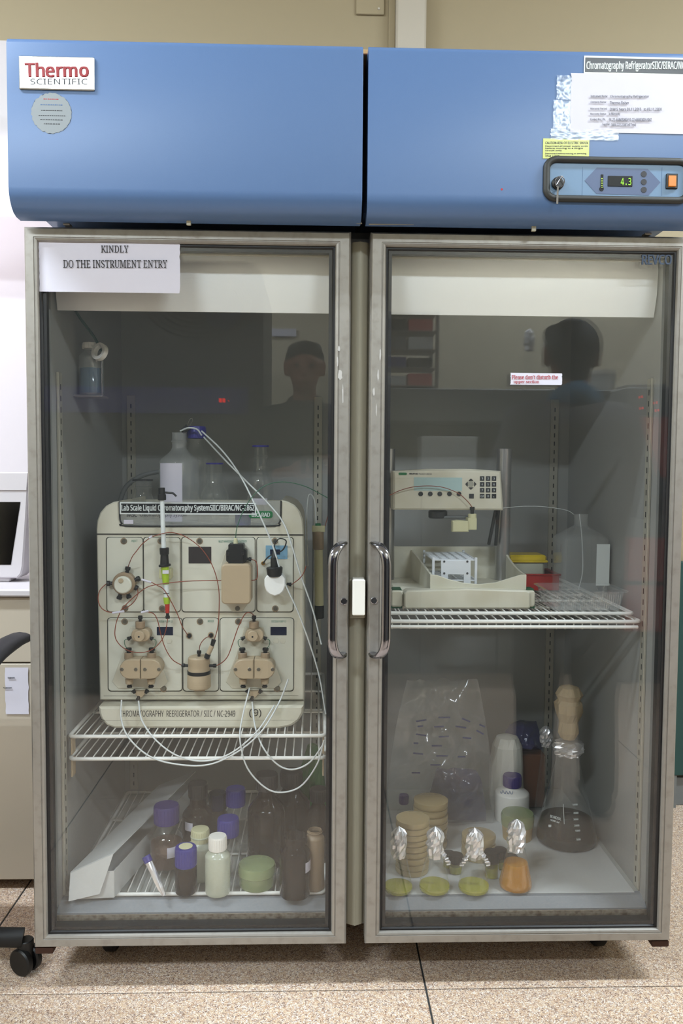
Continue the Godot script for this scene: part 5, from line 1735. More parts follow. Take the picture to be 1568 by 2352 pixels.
func build_right_shelf() -> void:
	var ys := 0.8345
	# red tray and yellow-lidded box
	var t := thing("red_tray", "red plastic tray under the yellow-lidded box", "tray")
	var p := PY(1225, 1356, ys)
	var w := 0.135
	var st := ms()
	box(st, p + Vector3(0, 0.002, -0.06), Vector3(w, 0.004, 0.12), 0.001)
	for s in [-1.0, 1.0]:
		box(st, p + Vector3(s * w / 2, 0.021, -0.06), Vector3(0.004, 0.042, 0.12), 0.001)
		box(st, p + Vector3(0, 0.021, -0.06 + s * 0.06), Vector3(w, 0.042, 0.004), 0.001)
	part(t, "tray_body", done(st), M.red_plastic)
	st = ms()
	for s in [-1.0, 1.0]:
		box(st, p + Vector3(s * w / 2, 0.043, -0.06), Vector3(0.012, 0.004, 0.132), 0.001)
		box(st, p + Vector3(0, 0.043, -0.06 + s * 0.06), Vector3(w + 0.012, 0.004, 0.012), 0.001)
	part(t, "tray_rim", done(st), M.red_plastic)
	t = thing("lidded_box", "clear plastic box with a yellow lid behind the collector's bin", "box", p + Vector3(-0.014, 0.0045, -0.055))
	part(t, "box_body", boxc(Vector3(-0.048, 0.0, -0.04), Vector3(0.048, 0.072, 0.04), 0.006), M.cloudy_plastic)
	part(t, "lid", boxc(Vector3(-0.052, 0.072, -0.044), Vector3(0.052, 0.090, 0.044), 0.005), M.yellow_lid)
	part(t, "lid_rim", boxc(Vector3(-0.055, 0.070, -0.047), Vector3(0.055, 0.076, 0.047), 0.002), M.yellow_lid)
	t = thing("magenta_cap", "small magenta plastic cap peeking over the yellow lid", "cap", p + Vector3(-0.062, 0.10, -0.13))
	part(t, "cap_top", lathem([Vector2(0.016, -0.10), Vector2(0.017, 0.0), Vector2(0.013, 0.012), Vector2(0, 0.015)], 20), M.magenta_plastic)
	# square carboy
	p = PY(1331, 1372, ys)
	var z := p.z - 0.06
	var u := mpp(z)
	t = thing("square_bottle", "big clear square plastic bottle with a pale label on the right shelf", "bottle", Vector3(P(1331, 1300, z).x, ys, z))
	var top := P(1331, 1181, z).y - ys
	var ysh := P(1331, 1236, z).y - ys
	var yne := P(1331, 1210, z).y - ys
	st = ms()
	st.set_smooth_group(1)
	var rings := []
	for e in [[0.92, 0.0], [1.0, 0.004], [1.0, ysh], [0.93, ysh + 0.006], [0.32, yne]]:
		var ring := PackedVector3Array()
		for q in rrect(108 * u * e[0], 96 * u * e[0], 16 * u * e[0], 4):
			ring.append(Vector3(q.x, e[1], -q.y))
		rings.append(ring)
	var n: int = rings[0].size()
	for k in rings.size() - 1:
		st.set_smooth_group(k + 1)
		for s in n:
			var v := (s + 1) % n
			quad(st, rings[k][s], rings[k][v], rings[k + 1][v], rings[k + 1][s])
	part(t, "bottle_body", done(st), M.clear_plastic)
	part(t, "neck", lathem([Vector2(17 * u, yne - 0.002), Vector2(19 * u, yne), Vector2(15 * u, yne + 0.004), Vector2(15 * u, top - 0.006), Vector2(16.5 * u, top - 0.004), Vector2(16.5 * u, top)], 28), M.clear_plastic)
	part(t, "paper_label", boxc(Vector3(22 * u, 0.03, 49 * u), Vector3(52 * u, ysh * 0.93, 49.6 * u)), M.label_white)
	part(t, "dip_hose", tubem([Vector3(-0.004, top, 0.0), Vector3(0.004, top * 0.7, 0), Vector3(0.006, top * 0.3, 0.006), Vector3(-0.006, 0.012, 0.012)], 0.0014, 6, 6), M.silicone)
	t = thing("dark_cap", "dark blue screw cap standing on edge behind the square bottle", "cap")
	var cc := P(1386, 1316, z - 0.03)
	part(t, "cap_disc", lathem([Vector2(0, 0), Vector2(0.028, 0.0), Vector2(0.030, 0.003), Vector2(0.030, 0.018), Vector2(0.027, 0.020), Vector2(0, 0.020)], 28, Transform3D(Basis(Vector3(0, 0, 1), PI / 2 - 0.1), Vector3(cc.x + 0.01, ys + 0.031, cc.z))), M.screen_navy)
	# clear shallow tray at the front
	t = thing("clear_tray", "shallow clear ribbed plastic tray beside the fraction collector", "tray")
	var f0 := PY(1262, 1404, ys)
	var f1 := PY(1438, 1404, ys)
	var c := Vector3((f0.x + f1.x) / 2, ys, f0.z - 0.066)
	st = ms()
	var wl := f1.x - f0.x
	rings = []
	for e in [[0.86, 0.0], [0.88, 0.003], [0.98, 0.044], [1.06, 0.045], [1.06, 0.047], [0.98, 0.0465]]:
		var ring := PackedVector3Array()
		for q in rrect(wl * e[0], 0.135 * e[0], 0.014, 4):
			ring.append(c + Vector3(q.x, e[1], -q.y))
		rings.append(ring)
	n = rings[0].size()
	for k in rings.size() - 1:
		st.set_smooth_group(k + 1)
		for s in n:
			var v := (s + 1) % n
			quad(st, rings[k][s], rings[k][v], rings[k + 1][v], rings[k + 1][s])
	st.set_smooth_group(9)
	box(st, c + Vector3(0, 0.0005, 0), Vector3(wl * 0.85, 0.001, 0.112))
	part(t, "tray_shell", done(st), M.clear_plastic)
	st = ms()
	for k in 30:
		box(st, c + Vector3((k - 14.5) / 30.0 * wl * 0.86, 0.022, 0.064), Vector3(0.0012, 0.034, 0.0014), 0.0, Basis(Vector3(1, 0, 0), 0.14))
	part(t, "tray_ribs", done(st), M.clear_plastic)
	# crumpled clear bag hanging behind
	t = thing("clear_bag", "crumpled clear plastic bag lying behind the red tray", "bag")
	part(t, "film", crumpled_bag(PY(1225, 1340, ys) + Vector3(0.01, 0.0, -0.20), 0.15, 0.27, 0.05, 17), M.bag_clear)


# closed crumpled film standing on a base point: width, height, depth
func crumpled_bag(base: Vector3, w: float, h: float, d: float, seed_no: int) -> ArrayMesh:
	var n := FastNoiseLite.new()
	n.seed = seed_no
	n.frequency = 14.0
	n.fractal_octaves = 3
	var st := ms()
	var nx := 22
	var ny := 26
	for face in [1.0, -1.0]:
		var rows := []
		for j in ny + 1:
			var row := []
			for i in nx + 1:
				var u := float(i) / nx
				var v := float(j) / ny
				var bulge := sin(PI * clampf(u, 0.0, 1.0)) * pow(maxf(sin(PI * clampf(v * 0.97 + 0.03, 0, 1)), 0.0), 0.6)
				var narrow := 1.0 - 0.35 * v * v
				var p := Vector3((u - 0.5) * w * narrow, v * h, 0)
				var e := n.get_noise_3d(p.x, p.y, face * 3.0)
				p.z = face * bulge * (d * 0.5 + e * d * 0.5)
				p.x += e * 0.012 * bulge
				p.y += n.get_noise_3d(p.x + 7.0, p.y, 1.0) * 0.02 * v
				row.append(base + p + Vector3(0, 0.001, 0))
			rows.append(row)
		st.set_smooth_group(1 if face > 0 else 2)
		for j in ny:
			for i in nx:
				if face > 0:
					quad(st, rows[j][i], rows[j][i + 1], rows[j + 1][i + 1], rows[j + 1][i])
				else:
					quad(st, rows[j][i + 1], rows[j][i], rows[j + 1][i], rows[j + 1][i + 1])
	return done(st)


# ---------- floor of the refrigerator, right ----------

func dish_stack(which: String, group: String, px: float, pyb: float, wpx: float, pyt: float, count: int, y: float) -> void:
	var s := stand(px, pyb, wpx, y)
	var r := s.w
	var h := (P(px, pyt, s.z - r * 0.6).y - y) / count
	h = minf(h, r * 0.6)
	var first: Node3D
	var places := ["lowest", "second lowest", "third lowest", "fourth lowest", "fifth lowest", "sixth lowest", "seventh lowest", "eighth lowest"]
	for k in count:
		var at := Vector3(s.x + (hash1(k, px) - 0.5) * 0.003, y + k * h, s.z + (hash1(k, px + 5) - 0.5) * 0.003)
		var t: Node3D
		var label := "cream agar petri dish, %s of the %s" % ["topmost" if k == count - 1 else places[k], which]
		if k == 0:
			t = thing("petri_dish", label, "petri dish", at, group)
			part(t, "agar", lathem([Vector2(0, 0.001), Vector2(r * 0.93, 0.001), Vector2(r * 0.93, h * 0.55), Vector2(0, h * 0.55)], 28), M.agar)
			part(t, "dish", lathem([Vector2(r * 0.9, 0.0), Vector2(r * 0.955, 0.001), Vector2(r * 0.955, h * 0.8)], 28), M.petri_clear)
			part(t, "lid", lathem([Vector2(r, h * 0.28), Vector2(r, h * 0.90), Vector2(r * 0.985, h * 0.97), Vector2(r * 0.95, h * 0.99), Vector2(0, h * 0.985)], 28), M.petri_clear)
			first = t
		else:
			t = first.duplicate()
			t.name = numbered("petri_dish")
			add_child(t)
			t.position = at
			t.set_meta("label", label)


func vial(px: float, pyb: float, wpx: float, pyt: float, y: float, label: String) -> void:
	var s := stand(px, pyb, wpx, y)
	var h := P(px, pyt, s.z).y - y
	var t := thing("sample_vial", label, "vial", Vector3(s.x, y, s.z), "small vials with dark caps")
	part(t, "vial_body", lathem([Vector2(0, 0.001), Vector2(s.w * 0.9, 0.0), Vector2(s.w * 0.95, 0.003), Vector2(s.w * 0.95, h * 0.6), Vector2(s.w * 0.7, h * 0.68)], 20), M.clear_glass)
	part(t, "vial_liquid", lathem([Vector2(0, 0.002), Vector2(s.w * 0.86, 0.002), Vector2(s.w * 0.88, h * 0.4), Vector2(0, h * 0.4)], 20), M.yellow_liquid)
	screw_cap(t, s.w, h * 0.58, h, M.cap_dark)


func build_right_floor() -> void:
	var y := 0.1705
	var t := thing("floor_mat", "white sheet lining the refrigerator floor under flasks and dishes", "mat")
	part(t, "sheet", boxc(Vector3(0.785, 0.1682, -0.56), Vector3(1.372, y, -0.092), 0.0008), M.matt_white)
	# four small flasks with foil caps
	var g := "foil-capped small flasks"
	for e in [[914, 2064, 70, 1907, "conical flask with a pale yellow film and neat foil cap by the post", M.yellow_liquid, 0.10, 3, 0.56], [997, 2064, 76, 1907, "conical flask with pale yellow film and a foil cap trailing a tail", M.yellow_liquid, 0.11, 4, 0.56], [1087, 2064, 76, 1910, "conical flask with pale yellow film and a broad two-legged foil cap", M.yellow_liquid, 0.11, 5, 0.55], [1183, 2058, 80, 1890, "conical flask one third full of orange liquid with a foil cap", M.amber_liquid, 0.40, 6, 0.58]]:
		var s := stand(e[0], e[1], e[2], y)
		var h: float = P(e[0], e[3], s.z).y - y
		var fl := flask(e[4], Vector3(s.x, y, s.z), s.w, h, s.w * 0.36, e[5], e[6], e[7], e[8], g)
		if e[7] == 4 or e[7] == 5:
			var st := ms()
			for sgn in ([1.0] if e[7] == 4 else [-1.0, 1.0]):
				for k in 5:
					box(st, Vector3(sgn * (s.w * 0.45 + 0.0035 * k), h * 0.66 - 0.006 * k, s.w * 0.35), Vector3(0.011, 0.010, 0.004), 0.001, Basis.from_euler(Vector3(hash1(k, 2) * 2.0, hash1(k, 7) * 2.0, 0.7 * sgn)))
			part(fl, "foil_tail", done(st), M.foil)
	# big flask of dark liquid
	var s := stand(1298, 1962, 146, y)
	var h := P(1312, 1706, s.z).y - y
	t = flask("big conical flask with white graduations and dark liquid", Vector3(s.x, y, s.z), s.w, h, s.w * 0.40, M.dark_liquid, 0.24, 8, 0.88)
	var slope := atan2(s.w * 0.57, h * 0.68)
	var tilt := Basis(Vector3(1, 0, 0), -slope)
	for e in [["BOROSIL", 1276, 1878, 27, 6], ["5000 ml", 1274, 1886, 22, 4], ["5000", 1320, 1848, 12, 4], ["4000", 1322, 1867, 12, 4], ["3000", 1322, 1882, 12, 4], ["2000", 1324, 1896, 12, 4], ["1000", 1326, 1908, 12, 4], ["500", 1328, 1928, 10, 4]]:
		flask_mark(t, s, h, e[1], e[2], e[3], e[4], e[0], tilt)
	var st := ms()
	for e in [[1295, 1846, 1310, 1847.5], [1295, 1866, 1310, 1867.5], [1295, 1882, 1312, 1883.5], [1293.5, 1846, 1295, 1894], [1255, 1888, 1279, 1906]]:
		var a := flask_point(s, h, e[0], e[1])
		var b := flask_point(s, h, e[2], e[3])
		box(st, (a + b) / 2, Vector3(absf(b.x - a.x), absf(b.y - a.y), 0.0006), 0.0, tilt)
	part(t, "printed_scale", done(st), M.label_white, "white printed scale")
	# cream plug of cloth in its mouth
	t = thing("cloth_plug", "cream cloth bundle stuffed on the big flask's mouth", "plug", Vector3(s.x, y + h + 0.012, s.z))
	st = ms()
	var top := P(1312, 1572, s.z).y - y - h - 0.012
	lathe(st, [Vector2(0, 0), Vector2(0.018, 0.0), Vector2(0.026, top * 0.12), Vector2(0.024, top * 0.32), Vector2(0.036, top * 0.5), Vector2(0.037, top * 0.66), Vector2(0.030, top * 0.72), Vector2(0.035, top * 0.82), Vector2(0.024, top * 0.95), Vector2(0, top)], 22, Transform3D.IDENTITY, 0.16, 12)
	part(t, "bundle", done(st), M.cloth_cream)
	# stacks of dishes
	dish_stack("nine-high stack behind the foil caps", "tall stack of petri dishes", 945, 2018, 82, 1868, 9, y)
	dish_stack("stack standing behind the nine-high one", "rear stack of petri dishes", 987, 1960, 84, 1826, 7, y)
	dish_stack("three-high stack behind the two-legged foil cap", "low stack of petri dishes", 1098, 1985, 82, 1905, 3, y)
	# round tub with a pale lid in front of the white bottle
	s = stand(1187, 1940, 78, y)
	t = thing("round_tub", "round tub with a pale green lid in front of the white bottle", "tub", Vector3(s.x, y, s.z))
	h = P(1187, 1866, s.z).y - y
	part(t, "tub_body", lathem([Vector2(0, 0), Vector2(s.w * 0.88, 0), Vector2(s.w * 0.96, h * 0.6), Vector2(0, h * 0.6)], 30), M.agar)
	part(t, "tub_lid", lathem([Vector2(s.w, h * 0.55), Vector2(s.w * 1.02, h * 0.9), Vector2(s.w * 0.95, h), Vector2(0, h)], 30), M.petri_green)
	# vials
	vial(1046, 2012, 34, 1962, y, "small dark-capped vial between the middle foil-capped flasks")
	vial(1030, 1998, 30, 1958, y, "small dark-capped vial half hidden by the foil tail")
	vial(1128, 2022, 36, 1954, y, "small dark-capped vial between the broad foil cap and the orange flask")
	vial(1148, 2000, 32, 1950, y, "small dark-capped vial just behind the orange flask")
	vial(1172, 2002, 34, 1966, y, "small dark-capped vial seen through the orange flask's neck")
	# white bottle with the purple cap, and a white bag behind
	var wb := floor_bottle(1174, 1898, 82, 1781, {"called": "white_bottle", "label": "white plastic bottle with a purple cap and blue handwriting", "shoulder": 0.60, "neck": 0.76, "neck_share": 0.46, "glass": M.white_plastic, "cap": M.cap_purple, "cap_px": 43, "cap_h": 0.030}, y)
	for e in [[1166, 1826, 26, 5.0], [1168, 1838, 16, 3.0], [1176, 1852, 38, 3.5]]:
		var pts := []
		for k in 12:
			var q := P(e[0] - e[2] * 0.5 + e[2] * k / 11.0, e[1] + e[3] * sin(k * 2.1) - 0.15 * k, wb.position.z + 0.043) - wb.position
			q.z = sqrt(maxf(0.0437 * 0.0437 - q.x * q.x, 0.0004)) * (0.80 if e[1] < 1845 else 1.0)
			pts.append(q)
		part(wb, "handwriting", tubem(pts, 0.0007, 5, 3), M.ink_blue, "blue handwriting")
	t = thing("white_bag", "white knotted plastic bag behind the purple-capped bottle", "bag")
	st = ms()
	var bp := PY(1170, 1868, y)
	lathe(st, [Vector2(0, 0), Vector2(0.045, 0.0), Vector2(0.052, 0.05), Vector2(0.048, 0.13), Vector2(0.042, 0.19), Vector2(0.030, 0.215), Vector2(0, 0.22)], 18, Transform3D(Basis.IDENTITY, bp + Vector3(-0.004, 0, -0.03)), 0.14, 3)
	part(t, "film", done(st), M.bag_white)
	# violet bundle deep at the back
	t = thing("violet_bundle", "violet plastic-wrapped bundle at the back beside the big flask", "bundle")
	var vp := Vector3(P(1200, 1700, -0.615).x, y, -0.615)
	part(t, "wrapped_lump", crumpled_bag(Vector3(vp.x, P(1196, 1722, vp.z).y, vp.z), 0.12, 0.085, 0.10, 23), M.bag_violet)
	part(t, "lower_box", boxc(Vector3(vp.x - 0.058, y, vp.z - 0.05), Vector3(vp.x + 0.058, P(1196, 1722, vp.z).y, vp.z + 0.045), 0.004), M.wood, "brown carton under the wrapping")
	# printed clear bag with things inside
	t = thing("printed_bag", "large clear plastic bag with rows of blue print behind the dishes", "bag")
	var zb := -0.47
	var lo := PY(1010, 1888, y)
	var bh := P(1010, 1560, zb).y - y
	part(t, "film", crumpled_bag(Vector3(P(1012, 1750, zb).x, y, zb), 0.30, bh, 0.09, 31), M.bag_clear)
	for e in [[967, 1655, 24, 0.15], [1020, 1648, 27, 0.0], [1070, 1654, 21, -0.4], [965, 1668, 13, 0.1], [1008, 1669, 23, 0.05], [1058, 1670, 25, -0.15], [1107, 1667, 14, -0.4], [967, 1688, 24, -0.15], [1019, 1692, 24, 0.05], [1072, 1695, 20, -0.1], [1102, 1682, 19, -0.5], [955, 1707, 11, 0], [1003, 1713, 24, 0], [960, 1731, 23, -0.1], [1015, 1736, 27, 0.0], [1060, 1738, 18, 0.0], [1000, 1757, 24, 0], [955, 1775, 20, 0]]:
		var q := P(e[0], e[1], zb + 0.052)
		st = ms()
		box(st, q, Vector3(e[2] * mpp(zb), 0.0042, 0.0006), 0.0, Basis(Vector3(0, 0, 1), e[3]))
		part(t, "blue_print", done(st), M.bag_ink)
	t = thing("violet_pack", "dark violet pack inside the printed clear bag", "pack", Vector3(P(1050, 1800, zb).x, y, zb - 0.01))
	part(t, "wrapped_lump", crumpled_bag(Vector3.ZERO, 0.17, 0.15, 0.06, 41), M.bag_violet)
	# small clear bottle with a blue cap
	floor_bottle(926, 1925, 34, 1827, {"called": "small_bottle", "label": "small clear bottle with a dull blue cap behind the tall dish stack", "shoulder": 0.55, "neck": 0.70, "neck_share": 0.55, "glass": M.clear_glass, "cap": M.cap_purple, "cap_px": 22, "cap_h": 0.022}, y)
	# foil-topped clear bottle left of the big flask
	s = stand(1268, 1905, 50, y)
	h = P(1264, 1690, s.z).y - y
	flask("slim conical flask with a foil cap behind the big dark flask", Vector3(s.x - 0.006, y, s.z - 0.06), s.w, h, s.w * 0.4, M.clear_glass, 0.0, 14, 0.80)


func flask_point(s: Vector4, h: float, px: float, py: float) -> Vector3:
	# on the front of the cone, in the flask's own axes
	var z := s.z + s.w * 0.7
	var p := P(px, py, z)
	for k in 3:
		var yy := p.y - s.y
		var r := lerpf(s.w * 0.98, s.w * 0.40, clampf((yy / h - 0.12) / 0.68, 0, 1))
		var dx := clampf(p.x - s.x, -r * 0.95, r * 0.95)
		z = s.z + sqrt(r * r - dx * dx) + 0.0012
		p = P(px, py, z)
	return p - Vector3(s.x, s.y, s.z)


func flask_mark(t: Node3D, s: Vector4, h: float, px: float, py: float, w: float, tall: float, words: String, tilt: Basis) -> void:
	var q := flask_point(s, h, px, py)
	var yaw := atan2(q.x, q.z)
	letters(t, words, q, w * mpp(s.z), tall * mpp(s.z), M.label_white, bold, Basis(Vector3.UP, yaw) * tilt)


# ---------- left and right of the refrigerator ----------

func build_left_side() -> void:
	var zf := -0.45
	var ytop := P(0, 1354, zf + 0.02).y
	var ylow := P(0, 1371, zf + 0.02).y
	var t := thing("lab_bench", "cream bench cabinet with a white top beside the refrigerator", "bench", Vector3(0, 0, 0))
	part(t, "worktop", boxc(Vector3(-1.5, ylow, -0.99), Vector3(-0.03, ytop, zf + 0.02), 0.004), M.white_and_lit_wall)
	part(t, "carcass", boxc(Vector3(-1.48, 0.02, -0.99), Vector3(-0.05, ylow, zf - 0.02)), M.bench_cream)
	var yj := P(0, 1523, zf).y
	for k in 3:
		part(t, "drawer_front", boxc(Vector3(-1.47 + k * 0.475, yj + 0.002, zf - 0.02), Vector3(-1.47 + k * 0.475 + 0.47, ylow - 0.004, zf), 0.002), M.bench_cream)
		part(t, "cupboard_door", boxc(Vector3(-1.47 + k * 0.475, 0.03, zf - 0.02), Vector3(-1.47 + k * 0.475 + 0.47, yj - 0.002, zf), 0.002), M.bench_cream)
	t = thing("bench_paper", "white typed paper stuck on the cream bench front", "paper")
	part(t, "sheet", wavy_sheet(13, 1533, 66, 1640, zf + 0.0015, 0.003, 5), M.paper)
	for e in [[18, 1557, 34], [8, 1580, 27]]:
		letters_px(t, "Equipment", e[0], e[1] - 2, e[2], e[1] + 2, zf + 0.006, M.ink_grey, bold)
	# touch screen on the bench
	var zs := -0.56
	t = thing("touch_screen", "white-framed dark instrument screen standing on the bench", "monitor")
	part(t, "casing", extrudem(poly_px([[-150, 1085], [66, 1085], [61, 1180], [53, 1300], [49, 1318], [40, 1328], [-150, 1331]], zs), zs - 0.08, zs, 0.004), M.white_and_lit_wall)
	part(t, "screen", extrudem(poly_px([[-130, 1153], [47, 1153], [36, 1225], [25, 1297], [-130, 1297]], zs), zs, zs + 0.0012), M.screen_black)
	part(t, "top_band", extrudem(poly_px([[-149, 1086], [65, 1086], [62, 1126], [-149, 1126]], zs), zs, zs + 0.004, 0.001), M.white_and_lit_wall)
	part(t, "foot", boxc(Vector3(P(-100, 1330, zs).x, ytop, zs - 0.07), Vector3(P(20, 1330, zs).x, P(0, 1330, zs).y + 0.01, zs - 0.01), 0.004), M.white_and_lit_wall)
	# office chair
	var c := Vector3(-0.36, 0, -0.02)
	t = thing("office_chair", "black office chair with armrests in front of the bench", "chair", c)
	var ax := P(28, 1500, c.z).x - c.x - 0.030
	for s in [-1.0, 1.0]:
		var st := ms()
		var yt := P(20, 1490, c.z).y
		tube(st, spline([Vector3(s * ax, yt - 0.004, -0.13), Vector3(s * (ax + 0.004), yt, -0.05), Vector3(s * (ax + 0.002), yt - 0.012, 0.06), Vector3(s * (ax - 0.004), yt - 0.05, 0.12), Vector3(s * (ax - 0.014), yt - 0.10, 0.14)], 6), 0.014, 12, 0.030, Vector3(1, 0, 0))
		part(t, "armrest", done(st), M.rubber_blue, "black padded armrest")
		part(t, "arm_post", boxc(Vector3(s * (ax - 0.012) - 0.016, 0.46, 0.04), Vector3(s * (ax - 0.012) + 0.016, yt - 0.07, 0.10), 0.006), M.black_plastic)
		part(t, "arm_sleeve", boxc(Vector3(s * (ax - 0.010) - 0.019, 0.42, 0.036), Vector3(s * (ax - 0.010) + 0.019, 0.475, 0.104), 0.006), M.charcoal)
	var st := ms()
	box(st, Vector3(0, 0.45, 0.02), Vector3(0.40, 0.08, 0.44), 0.03)
	part(t, "seat", done(st), M.rubber)
	st = ms()
	box(st, Vector3(0, 0.80, 0.26), Vector3(0.40, 0.48, 0.06), 0.028, Basis(Vector3(1, 0, 0), 0.15))
	part(t, "backrest", done(st), M.rubber)
	part(t, "back_strut", rodm(Vector3(0, 0.40, 0.16), Vector3(0, 0.66, 0.26), 0.018, 10), M.black_plastic)
	part(t, "gas_column", rodm(Vector3(0, 0.09, 0), Vector3(0, 0.42, 0), 0.026, 16), M.black_plastic)
	var tip := PY(60, 2232, 0.0) - c
	var a0 := atan2(tip.z, tip.x)
	var reach := Vector2(tip.x, tip.z).length()
	for k in 5:
		var a := a0 + TAU * k / 5
		var d := Vector3(cos(a), 0, sin(a))
		st = ms()
		tube(st, spline([Vector3(0, 0.105, 0), d * reach * 0.5 + Vector3(0, 0.102, 0), d * (reach - 0.005) + Vector3(0, 0.082, 0)], 5), 0.020, 10, 0.022, Vector3.UP)
		part(t, "leg", done(st), M.rubber)
		var w := holder(t, "castor", d * reach)
		for s in [-1.0, 1.0]:
			part(w, "wheel", rodm(Vector3(0, 0.031, 0) + d.rotated(Vector3.UP, 0.9) * 0.005 * s, Vector3(0, 0.031, 0) + d.rotated(Vector3.UP, 0.9) * 0.022 * s, 0.031, 22), M.black_plastic)
		part(w, "hood", rodm(Vector3(0, 0.03, 0), Vector3(0, 0.078, 0), 0.018, 14), M.black_plastic)
	# teal board behind on the right
	t = thing("teal_panel", "dark teal painted panel leaning on the back wall", "panel")
	part(t, "board", boxc(Vector3(P(1548, 1500, -0.96).x, P(1560, 1782, -0.96).y, -0.985), Vector3(2.4, P(1560, 1290, -0.96).y, -0.96), 0.003), M.teal_board)
	part(t, "support", boxc(Vector3(1.80, 0.0, -0.984), Vector3(1.86, P(1560, 1782, -0.96).y, -0.965)), M.bench_grey)


# ---------- across the room: what the glass doors mirror ----------

# the real point at depth zr whose mirror image in the door glass shows at this pixel
func MR(px: float, py: float, zr: float) -> Vector3:
	var p := P(px, py, -0.024 - zr)
	return Vector3(p.x, p.y, zr)


func build_opposite() -> void:
	# upright freezer
	var z := 2.30
	var t := thing("upright_freezer", "tall grey upright freezer with a violet control band", "freezer")
	var xr := MR(604, 800, z).x
	var xl := -0.78
	var yt := MR(604, 600, z).y
	var outline := PackedVector2Array()
	for q in rrect(xr - xl, yt - 0.06, 0.10, 8):
		outline.append(q + Vector2((xr + xl) / 2, (yt + 0.06) / 2))
	part(t, "body", extrudem(outline, z + 0.02, z + 0.78), M.freezer_grey)
	part(t, "door", extrudem(outline, z, z + 0.02), M.freezer_grey)
	for e in [[xl + 0.08, 0.12], [xr - 0.08, 0.12], [xl + 0.08, 0.68], [xr - 0.08, 0.68]]:
		part(t, "foot", rodm(Vector3(e[0], 0, z + e[1]), Vector3(e[0], 0.07, z + e[1]), 0.025, 12), M.black_plastic)
	var b0 := MR(570, 951, z)
	var b1 := MR(80, 886, z)
	part(t, "control_band", boxc(Vector3(b1.x, b0.y, z - 0.012), Vector3(b0.x, b1.y, z), 0.002), M.freezer_band, "violet control band")
	var o := MR(452, 690, z)
	var st := ms()
	for k in 5:
		var ring := PackedVector3Array()
		for s in 40:
			var a := TAU * s / 40
			ring.append(o + Vector3(cos(a) * (0.26 - k * 0.028), sin(a) * (0.175 - k * 0.024), -0.004))
		tube(st, ring, 0.006, 5, -1.0, Vector3.ZERO, true)
	part(t, "vent_rings", done(st), M.black_and_slot_shade)
	o = MR(512, 712, z)
	var oval := PackedVector2Array()
	for s in 32:
		oval.append(Vector2(o.x + 0.093 * cos(TAU * s / 32), o.y + 0.095 * sin(TAU * s / 32)))
	part(t, "oval_display", extrudem(oval, z - 0.02, z), M.screen_navy)
	for e in [[505, 919, 6, 9], [513, 919, 6, 9], [524, 920, 2.5, 2.5]]:
		var a := MR(e[0] - e[2] / 2.0, e[1] + e[3] / 2.0, z - 0.014)
		var b := MR(e[0] + e[2] / 2.0, e[1] - e[3] / 2.0, z - 0.014)
		part(t, "led_display", boxc(Vector3(minf(a.x, b.x), a.y, z - 0.015), Vector3(maxf(a.x, b.x), b.y, z - 0.012)), M.led_red, "red digits")
	# bench with a deep reagent shelf
	z = 3.0
	t = thing("island_bench", "grey laboratory bench with a raised reagent shelf", "bench")
	var y1 := MR(1000, 891, z).y
	var y0 := MR(1000, 968, z).y
	part(t, "reagent_shelf", boxc(Vector3(0.75, y0, z), Vector3(3.25, y1, z + 0.45), 0.006), M.bench_grey)
	part(t, "shelf_shade_panel", boxc(Vector3(0.75, 1.14, z + 0.40), Vector3(3.25, y0, z + 0.45)), M.charcoal)  # dark board added to paint the shadow under the reagent shelf
	part(t, "shelf_post", boxc(Vector3(0.78, 1.14, z + 0.1), Vector3(0.84, y0, z + 0.16)), M.bench_grey)
	part(t, "shelf_post", boxc(Vector3(3.16, 1.14, z + 0.1), Vector3(3.22, y0, z + 0.16)), M.bench_grey)
	part(t, "worktop", boxc(Vector3(0.75, 1.10, 2.72), Vector3(2.08, 1.14, 3.45), 0.004), M.bench_grey)
	for k in 3:
		part(t, "cupboard", boxc(Vector3(0.77 + k * 0.435, 0.0, 2.75), Vector3(0.77 + k * 0.435 + 0.43, 1.10, 3.43), 0.003), M.bench_grey)
	part(t, "shelf_side", boxc(Vector3(2.09, 0.0, 3.0), Vector3(3.25, 1.14, 3.45)), M.bench_grey)
	var w0 := MR(968, 1082, 2.95)
	var w1 := MR(1096, 1004, 2.95)
	t = thing("white_carton", "white square carton standing on the grey bench", "box")
	part(t, "carton_body", boxc(Vector3(w0.x, 1.141, 2.95), Vector3(w1.x, w1.y, 3.15), 0.003), M.matt_white)
	part(t, "carton_lid", boxc(Vector3(w0.x - 0.003, w1.y - 0.03, 2.947), Vector3(w1.x + 0.003, w1.y + 0.003, 3.153), 0.002), M.matt_white)
	# open rack of boxes on the reagent shelf
	var zr := 3.05
	t = thing("box_rack", "metal rack of small boxes on the reagent shelf", "rack")
	var ra := MR(872, 890, zr)
	var rb := MR(1006, 712, zr)
	for x in [ra.x, rb.x]:
		for dz in [0.0, 0.25]:
			part(t, "upright", boxc(Vector3(x - 0.01, y1, zr + dz), Vector3(x + 0.01, rb.y, zr + dz + 0.015)), M.steel)
	for k in 5:
		var yy := lerpf(y1 + 0.02, rb.y - 0.01, k / 4.0)
		part(t, "tray", boxc(Vector3(ra.x, yy - 0.006, zr), Vector3(rb.x, yy, zr + 0.26)), M.steel)
	var cols := [M.matt_white, M.bench_pink, M.freezer_band, M.charcoal, M.bench_grey, M.matt_white, M.charcoal, M.bench_pink]
